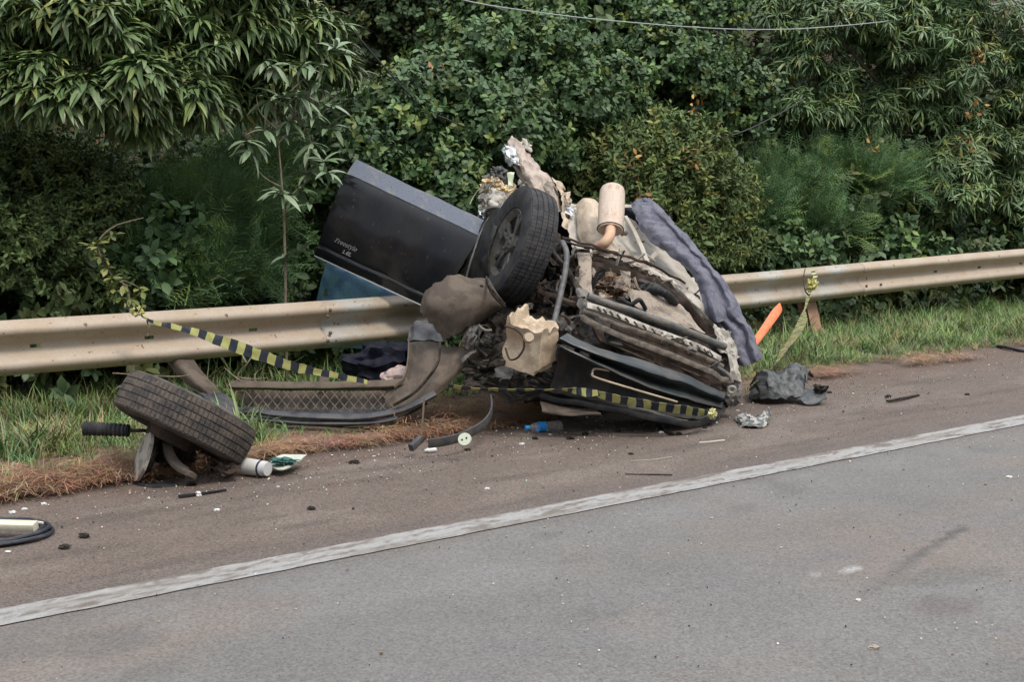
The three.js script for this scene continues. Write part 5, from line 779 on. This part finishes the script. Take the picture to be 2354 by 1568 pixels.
// barrier tape
const tapeTex = dataTex(128, (i, x, y) => { const t = ((x / 128 + y / 64 * 0.06) % 1), b = t < 0.5; return b ? [0.03, 0.037, 0.055] : [0.42, 0.42, 0.16]; }, true, 16); tapeTex.repeat.set(1 / 0.088, 1 / 0.07);
const tapeM = new THREE.MeshPhysicalMaterial({ map: tapeTex, roughness: 0.35, side: THREE.DoubleSide });
const tapeFine = tapeM.clone(); tapeFine.map = tapeTex.clone(); tapeFine.map.repeat.set(1 / 0.062, 1 / 0.07);
{
  const up = V(0, 1, 0), k = (mid, widths, sides, o) => ribbon(mid.map((a) => P(...a)), widths, sides, { nu: 90, nv: 8, th: 0.0015, amp: 0.009, freq: 11, sharp: 0.5, ...o });
  const t1 = thing('barrier_tape', 'black and yellow tape slung from the guard rail down to the bumper cover', 'barrier tape', P(600, 815, 394), 'barrier tapes strung round the wreck');
  part('tape', k([[318, 718, 402], [345, 738, 402], [440, 762, 400], [520, 790, 398], [600, 818, 396], [680, 845, 393], [760, 862, 391], [845, 879, 388]], [0.012, 0.018, 0.04, 0.066, 0.07, 0.055, 0.042, 0.026], [up, up, camDir(0.2, 1, 0), camDir(0.25, 1, 0), camDir(0.25, 1, 0.1), camDir(0.2, 1, 0.3), camDir(0.2, 1, 0.2), up]), tapeM, t1);
  part('knot', lump(P(316, 716, 400), 0.03, 0.022, 0.02, { amp: 0.7, freq: 3, flat: 0.3 }), plain([0.44, 0.42, 0.14], 0.5), t1);
  for (const [a, b, c] of [[[318, 716, 402], [305, 700, 402], [298, 705, 400]], [[318, 716, 402], [300, 715, 402], [285, 702, 400]], [[320, 716, 402], [330, 705, 402], [345, 712, 400]], [[338, 735, 401], [344, 755, 400], [338, 775, 400]]]) part('loose_end', k([a, b, c], [0.015, 0.018, 0.02], camDir(0.3, 0.8, 0.4), { nu: 16 }), tapeFine, t1);
  const t2 = thing('barrier_tape', 'black and yellow tape stretched under the split cream tank', 'barrier tape', P(1200, 895, 404), 'barrier tapes strung round the wreck');
  part('tape', k([[1030, 888, 398], [1110, 896, 402], [1200, 897, 406], [1290, 898, 408], [1340, 902, 407], [1390, 906, 404]], [0.05, 0.06, 0.05, 0.045, 0.05, 0.015], [camDir(0.1, 0.5, 0.8), camDir(0.1, 0.3, 1), camDir(0.1, 0.25, 1), camDir(0.1, 0.3, 1), camDir(0, 1, 0.3), up]), tapeM, t2);
  const t3 = thing('barrier_tape', 'black and yellow tape with upright stripes hanging along the foot of the radiator', 'barrier tape', P(1500, 935, 403), 'barrier tapes strung round the wreck');
  part('tape', k([[1330, 900, 404], [1390, 912, 405], [1460, 926, 404], [1530, 938, 401], [1590, 946, 396], [1634, 951, 392]], [0.03, 0.055, 0.065, 0.07, 0.065, 0.02], camDir(0, 0.75, 0.65)), tapeM, t3);
  part('knot', lump(P(1636, 951, 394), 0.02, 0.022, 0.02, { amp: 0.7, freq: 3, flat: 0.3 }), plain([0.46, 0.44, 0.2], 0.5), t3);
  const t4 = thing('barrier_tape', 'twisted black and yellow tape tied to the guard rail beside the orange strip', 'barrier tape', P(1780, 839, 300), 'barrier tapes strung round the wreck');
  part('tape', k([[1868, 655, 259], [1856, 686, 262], [1848, 712, 268], [1842, 740, 276], [1826, 772, 288], [1800, 808, 306], [1780, 838, 324], [1736, 879, 352], [1712, 900, 364]], [0.02, 0.03, 0.02, 0.09, 0.1, 0.07, 0.03, 0.025, 0.03], [camDir(1, 0, 0.2), camDir(1, 0.1, 0.3), camDir(1, 0.2, 0.2), camDir(1, 0.3, 0), camDir(1, 0.45, 0), camDir(1, 0.5, 0), camDir(0.8, 0.6, 0), camDir(0.7, 0.7, 0), up]), tapeM, t4);
  part('knot', lump(P(1866, 655, 260), 0.034, 0.04, 0.026, { amp: 0.8, freq: 3, flat: 0.3 }), plain([0.46, 0.42, 0.14], 0.45), t4);
  part('loose_end', k([[1868, 652, 260], [1872, 635, 258], [1866, 622, 256]], [0.03, 0.04, 0.03], camDir(1, 0.2, 0.2), { nu: 16 }), tapeFine, t4);
  part('loop', sweep([[1850, 618, 257], [1846, 640, 259], [1850, 668, 261], [1860, 680, 262]].map((a) => P(...a)), rrect(0.006, 0.014, 0.002), { n: 20 }), greasy, t4);
}
{ // orange strip in the grass
  const o = matter({ c: [0.72, 0.16, 0.05], c2: [0.66, 0.2, 0.09], size: 0.2, grain: 0.1, rough: 0.5, bump: 0 });
  tag(part('orange_strip', sheet([[[1791, 697, 268], [1776, 712, 272], [1756, 742, 276], [1727, 786, 282]], [[1796, 714, 269], [1788, 728, 273], [1766, 758, 277], [1737, 796, 283]]].map((r) => r.map((a) => P(...a))), { nu: 24, nv: 6, th: 0.012, wave: (u, v) => V(0, 0, 0.02 * Math.sin(v * Math.PI)) }), o), 'bright orange curved plastic strip standing in the grass', 'plastic strip');
}
{ // crumpled black liner on the shoulder
  const t = thing('black_liner', 'crumpled black plastic liner lying on the shoulder beside the blanket', 'liner', G(1800, 925)), m = matter({ c: [0.045, 0.05, 0.055], c2: [0.085, 0.088, 0.09], size: 0.2, cells: 5, grain: 0.15, rough: 0.5, bump: 0.002 });
  part('shell', sheet([[[1715, 900, 338], [1740, 876, 334], [1795, 860, 330], [1826, 846, 326], [1866, 866, 328]], [[1718, 908, 343], [1750, 885, 346], [1795, 880, 344], [1830, 868, 338], [1852, 880, 337]], [[1722, 914, 347], [1765, 905, 350], [1800, 902, 348], [1832, 892, 345], [1846, 900, 344]], [[1730, 918, 349], [1770, 920, 352], [1810, 920, 351], [1838, 918, 350], [1850, 915, 349]]].map((r) => r.map((a) => P(...a))), { nu: 44, nv: 34, amp: 0.03, freq: 9, sharp: 0.6, th: 0.006, wave: (u, v) => V(0, 0.07 * Math.sin(Math.PI * v) * (0.4 + Math.abs(Math.sin(u * 7))), 0) }), m, t);
  part('flap', sheet([[[1835, 898, 345], [1870, 890, 346], [1902, 886, 346]], [[1830, 920, 351], [1860, 930, 354], [1893, 916, 352]]].map((r) => r.map((a) => P(...a))), { nu: 16, nv: 10, amp: 0.02, freq: 9, sharp: 0.5, th: 0.008 }), m, t);
  part('clip', lump(P(1885, 892, 350), 0.04, 0.02, 0.03, { amp: 0.6, flat: 0.3 }), greasy, t);
}
function chip(name, label, category, [x, y], r, mat, o = {}) { const g = G(x, y), c = g.clone().add(V(0, r[1] * (o.lift ?? 0.75), 0)); return tag(part(name, lump(c, ...r, { amp: 0.5, freq: 2, flat: 0.3, detail: 3, ...o }), mat), label, category, o.group); }
const white = plain([0.6, 0.6, 0.59], 0.5), greyPlastic = matter({ c: [0.09, 0.1, 0.11], c2: [0.35, 0.34, 0.31], size: 0.12, cells: 4, sharp: 0.05, grain: 0.2, rough: 0.6 });
tag(part('broken_housing', sheet([[[1684, 962, 374], [1700, 955, 372], [1735, 958, 371], [1766, 946, 369]], [[1690, 975, 379], [1712, 972, 384], [1738, 972, 384], [1762, 964, 378]], [[1694, 986, 384], [1715, 985, 387], [1740, 986, 387], [1760, 978, 384]]].map((r) => r.map((a) => P(...a))), { nu: 24, nv: 16, amp: 0.03, freq: 12, sharp: 0.6, th: 0.006 }), greyPlastic), 'broken grey plastic housing with white edges on the shoulder', 'broken part');
{ // cup
  const a = G(566, 1072, 0.045), b = G(612, 1078, 0.045), t = thing('white_cup', 'white cup tipped on its side in front of the torn off wheel', 'cup', G(590, 1088)), m = basis(a, b.clone().sub(a)), L = a.distanceTo(b);
  part('cup_wall', new THREE.LatheGeometry([[0, 0], [0.04, 0], [0.043, 0.004], [0.038, L], [0.035, L], [0.039, 0.006], [0, 0.006]].map(([r, y]) => new THREE.Vector2(r, y)), 36).applyMatrix4(m), white, t);
  part('band', new THREE.CylinderGeometry(0.0402, 0.0408, 0.012, 36, 1, true).translate(0, L * 0.78, 0).applyMatrix4(m), plain([0.03, 0.04, 0.08], 0.5), t);
  part('lid', new THREE.CylinderGeometry(0.034, 0.036, 0.012, 30).translate(0, L + 0.006, 0).applyMatrix4(m), plain([0.5, 0.5, 0.52], 0.4), t);
}
{ // flattened plastic lid
  const c = G(662, 1062, 0.02), t = thing('crushed_lid', 'flattened pale green plastic lid beside the white cup', 'lid', G(662, 1066)), ng = matter({ c: [0.42, 0.47, 0.4], c2: [0.5, 0.5, 0.44], size: 0.1, grain: 0.15, rough: 0.6 });
  part('disc', sheet([[[622, 1062, 452], [650, 1048, 448], [706, 1046, 446]], [[620, 1072, 456], [660, 1066, 456], [690, 1058, 452]], [[628, 1078, 460], [650, 1078, 462], [676, 1070, 458]]].map((r) => r.map((a) => P(...a))), { nu: 18, nv: 12, amp: 0.008, freq: 12, th: 0.006 }), ng, t);
  part('lining', lump(P(652, 1060, 458), 0.055, 0.012, 0.035, { amp: 0.7, freq: 3, flat: 0.3 }), plain([0.03, 0.1, 0.09], 0.7), t); void c;
}
{ // curved black rubber trim
  const t = thing('rubber_trim', 'curved black rubber trim strip on dry straw under the wreck', 'trim', G(1050, 1030)), m = matter({ c: [0.05, 0.05, 0.055], c2: [0.08, 0.072, 0.066], size: 0.2, grain: 0.2, rough: 0.7 });
  part('strip', sweep([[1128, 912, 402], [1130, 945, 410], [1112, 975, 420], [1070, 1000, 428], [1030, 1013, 432], [985, 1020, 434]].map(([x, y, s]) => P(x, y, s)), rrect(0.012, 0.055, 0.005), { n: 40, up: V(0, 1, 0.3) }), m, t);
  part('end_block', sweep([P(968, 1008, 430), P(945, 1030, 434)], rrect(0.03, 0.04, 0.006)), m, t);
}
{ // round cap with two holes
  const c = P(1068, 1010, 440), t = thing('round_cap', 'pale round disc cap with two dark holes leaning on the rubber trim', 'cap', G(1068, 1024)), ax = camDir(-0.1, 0.25, 1), m = basis(c, ax);
  part('disc', new THREE.CylinderGeometry(0.033, 0.036, 0.014, 36).applyMatrix4(m), matter({ c: [0.6, 0.64, 0.5], c2: [0.52, 0.58, 0.48], size: 0.06, grain: 0.1, rough: 0.6 }), t);
  for (const [x, z] of [[-0.012, 0.004], [0.011, -0.006]]) part('hole', new THREE.CylinderGeometry(0.005, 0.005, 0.004, 14).translate(x, 0.0075, z).applyMatrix4(m), plain([0.01, 0.01, 0.01], 0.9), t);
}
function bottle(name, label, a, b, r, bodyM, capM, bandM) {
  const t = thing(name, label, 'bottle', a), m = basis(a, b.clone().sub(a)), L = a.distanceTo(b), lathe = (q) => new THREE.LatheGeometry(q.map(([x, y]) => new THREE.Vector2(x * r, y * L)), 28).applyMatrix4(m);
  part('body', lathe([[0, 0], [0.85, 0], [1, 0.04], [1, 0.3], [0.93, 0.34], [1, 0.38], [1, 0.66], [0.75, 0.8], [0.38, 0.88], [0.38, 0.92]]), bodyM, t);
  part('cap', lathe([[0, 1], [0.45, 1], [0.47, 0.98], [0.47, 0.9], [0.3, 0.9]]), capM, t); if (bandM) part('label_band', lathe([[1.02, 0.66], [1.02, 0.46]].reverse()), bandM, t); return t;
}
const blue = plain([0.03, 0.28, 0.72], 0.35);
bottle('water_bottle', 'clear plastic bottle with blue cap and blue band beside the wreck', G(1290, 978, 0.03), G(1208, 984, 0.03), 0.031, new THREE.MeshPhysicalMaterial({ color: 0xffffff, roughness: 0.08, transmission: 0.9, ior: 1.45 }), blue, blue);
bottle('small_bottle', 'tiny white plastic bottle beside the rubber trim', G(1003, 1034, 0.014), G(976, 1036, 0.014), 0.014, white, plain([0.6, 0.6, 0.62], 0.4));
{ // cream moulding with a coil of black seal
  const t = thing('cream_moulding', 'cream plastic moulding lying on a coil of black rubber seal', 'moulding', G(20, 1225)), cream = matter({ c: [0.62, 0.58, 0.45], c2: [0.56, 0.53, 0.43], size: 0.3, grain: 0.06, rough: 0.5, bump: 0 });
  part('strip', sweep([G(-260, 1200, 0.05), G(84, 1210, 0.05)], rrect(0.05, 0.035, 0.006), { up: V(0, 1, 0.2) }), cream, t); part('end_tab', sweep([G(84, 1200, 0.06), G(100, 1202, 0.06)], rrect(0.012, 0.008)), white, t);
  const coil = thing('seal_coil', 'coil of black rubber door seal on the shoulder under the cream moulding', 'seal', G(60, 1260)), c = G(-20, 1232), m = matter({ c: [0.022, 0.025, 0.034], c2: [0.04, 0.042, 0.05], size: 0.2, rough: 0.42, grain: 0.1 });
  for (let k = 0; k < 4; k++) { const pts = []; for (let i = 0; i <= 40; i++) { const a = i / 40 * 2 * Math.PI; pts.push(c.clone().add(V((0.25 - 0.014 * k) * Math.cos(a), 0.012 + 0.014 * (k % 2) + 0.006 * Math.sin(a * 2 + k), (0.25 - 0.014 * k) * Math.sin(a) * 0.86))); } part('seal_loop', sweep(pts, circle(0.009, 8), { n: 80 }), m, coil); }
}
{ // loose bits on the shoulder and road
  const dark = greasy, gp = 'broken bits scattered on the shoulder';
  const stick = (label, pts, r, mat, nm = 'splinter') => tag(part(nm, sweep(pts.map(([x, y]) => G(x, y, r)), rrect(r * 2.4, r * 1.4), { n: 12, amp: r }), mat), label, nm === 'splinter' ? 'debris' : 'debris');
  stick('thin black rod lying beside a white pebble in front of the torn off wheel', [[412, 1142], [455, 1136], [520, 1126]], 0.008, blackPlastic, 'black_rod');
  chip('white_pebble', 'white pebble touching the thin black rod', 'pebble', [456, 1140], [0.013, 0.011, 0.013], white);
  stick('long dark rod lying on the shoulder near the white edge line', [[1437, 1090], [1490, 1091], [1545, 1092]], 0.004, rustBrown, 'dark_rod');
  stick('black bent strip lying beyond the crumpled liner on the shoulder', [[2038, 923], [2070, 918], [2110, 908]], 0.009, dark, 'bent_strip');
  stick('pale forked splinter on the shoulder in front of the bumper beam', [[1607, 1017], [1635, 1015], [1665, 1012]], 0.005, plain([0.5, 0.45, 0.38], 0.7));
  stick('pale scraped sliver on the shoulder near the long dark rod', [[1450, 1060], [1500, 1056], [1545, 1051]], 0.003, plain([0.34, 0.28, 0.24], 0.8));
  stick('short black strut fallen under the roof edge strip', [[1512, 975], [1530, 990], [1548, 998]], 0.01, blackPlastic, 'fallen_strut');
  stick('black strap lying at the grass edge beyond the liner', [[2282, 790], [2310, 800], [2354, 806], [2400, 808]], 0.016, blackPlastic, 'black_strap');
  for (const [x, y, s] of [[195, 1236, 0.02], [150, 1262, 0.02], [717, 1172, 0.016], [815, 1066, 0.022], [1310, 1010, 0.02], [1345, 1000, 0.018], [1420, 992, 0.016], [2040, 914, 0.02], [1905, 904, 0.016], [1560, 1000, 0.018], [2222, 908, 0.014], [1620, 985, 0.012], [1450, 1045, 0.012], [310, 1098, 0.02], [1075, 1036, 0.014], [1230, 1010, 0.016]]) chip('dark_fragment', 'small dark plastic fragment lying on the shoulder', 'debris', [x, y], [s, s * 0.5, s * 0.7], dark, { group: gp });
  for (const [x, y, s] of [[500, 1174, 0.012], [1120, 1124, 0.01], [1200, 1022, 0.014], [1265, 1000, 0.008], [860, 1050, 0.008], [2318, 1098, 0.012], [1972, 1380, 0.008], [1615, 960, 0.012], [1695, 945, 0.01], [30, 1180, 0.014], [58, 1172, 0.012], [102, 1160, 0.012], [20, 1270, 0.01], [640, 1120, 0.007], [1960, 905, 0.008], [1520, 996, 0.014]]) chip('pale_fragment', 'small pale fragment lying on the asphalt or shoulder', 'debris', [x, y], [s, s * 0.4, s * 0.7], white, { group: 'pale bits scattered round the wreck' });
  chip('flat_stone', 'small brownish stone lying on the open asphalt lane', 'stone', [2008, 1492], [0.016, 0.007, 0.01], plain([0.3, 0.26, 0.22], 0.8));
  const f = rng(12), g = new THREE.IcosahedronGeometry(1, 0), n = 5200, im = new THREE.InstancedMesh(g, plain([1, 1, 1], 0.85), n), m = new THREE.Matrix4(), c = new THREE.Color();
  for (let i = 0; i < n; i++) { const near0 = f() < 0.35, u = near0 ? rr(2.6, 8.2, f) : rr(0.6, 15, f), road = f() < 0.18, near = f() < 0.4, v = road ? rr(2, 4.6, f) : near ? 5.6 + 1.1 * f() : 4.7 + 2.0 * Math.sqrt(f()), s = rr(0.0015, 0.0045, f) * (f() < 0.06 ? 1.9 : 1), k = f(); m.makeRotationFromEuler(new THREE.Euler(f() * 6, f() * 6, f() * 6)).scale(V(s, s * rr(0.4, 0.8, f), s)).setPosition(W(u, 0.004 + s * 0.3, v)); im.setMatrixAt(i, m); im.setColorAt(i, c.setRGB(...(k < 0.3 ? [0.6, 0.57, 0.52] : k < 0.6 ? [0.05, 0.042, 0.036] : [0.3, 0.22, 0.17]).map((q) => q * rr(0.7, 1.2, f)))); }
  im.name = 'grit'; im.userData = { kind: 'stuff', label: 'loose grit and glass crumbs sprinkled over shoulder and lane', category: 'grit' }; im.castShadow = im.receiveShadow = true; scene.add(im);
}
renderer.render(scene, camera);
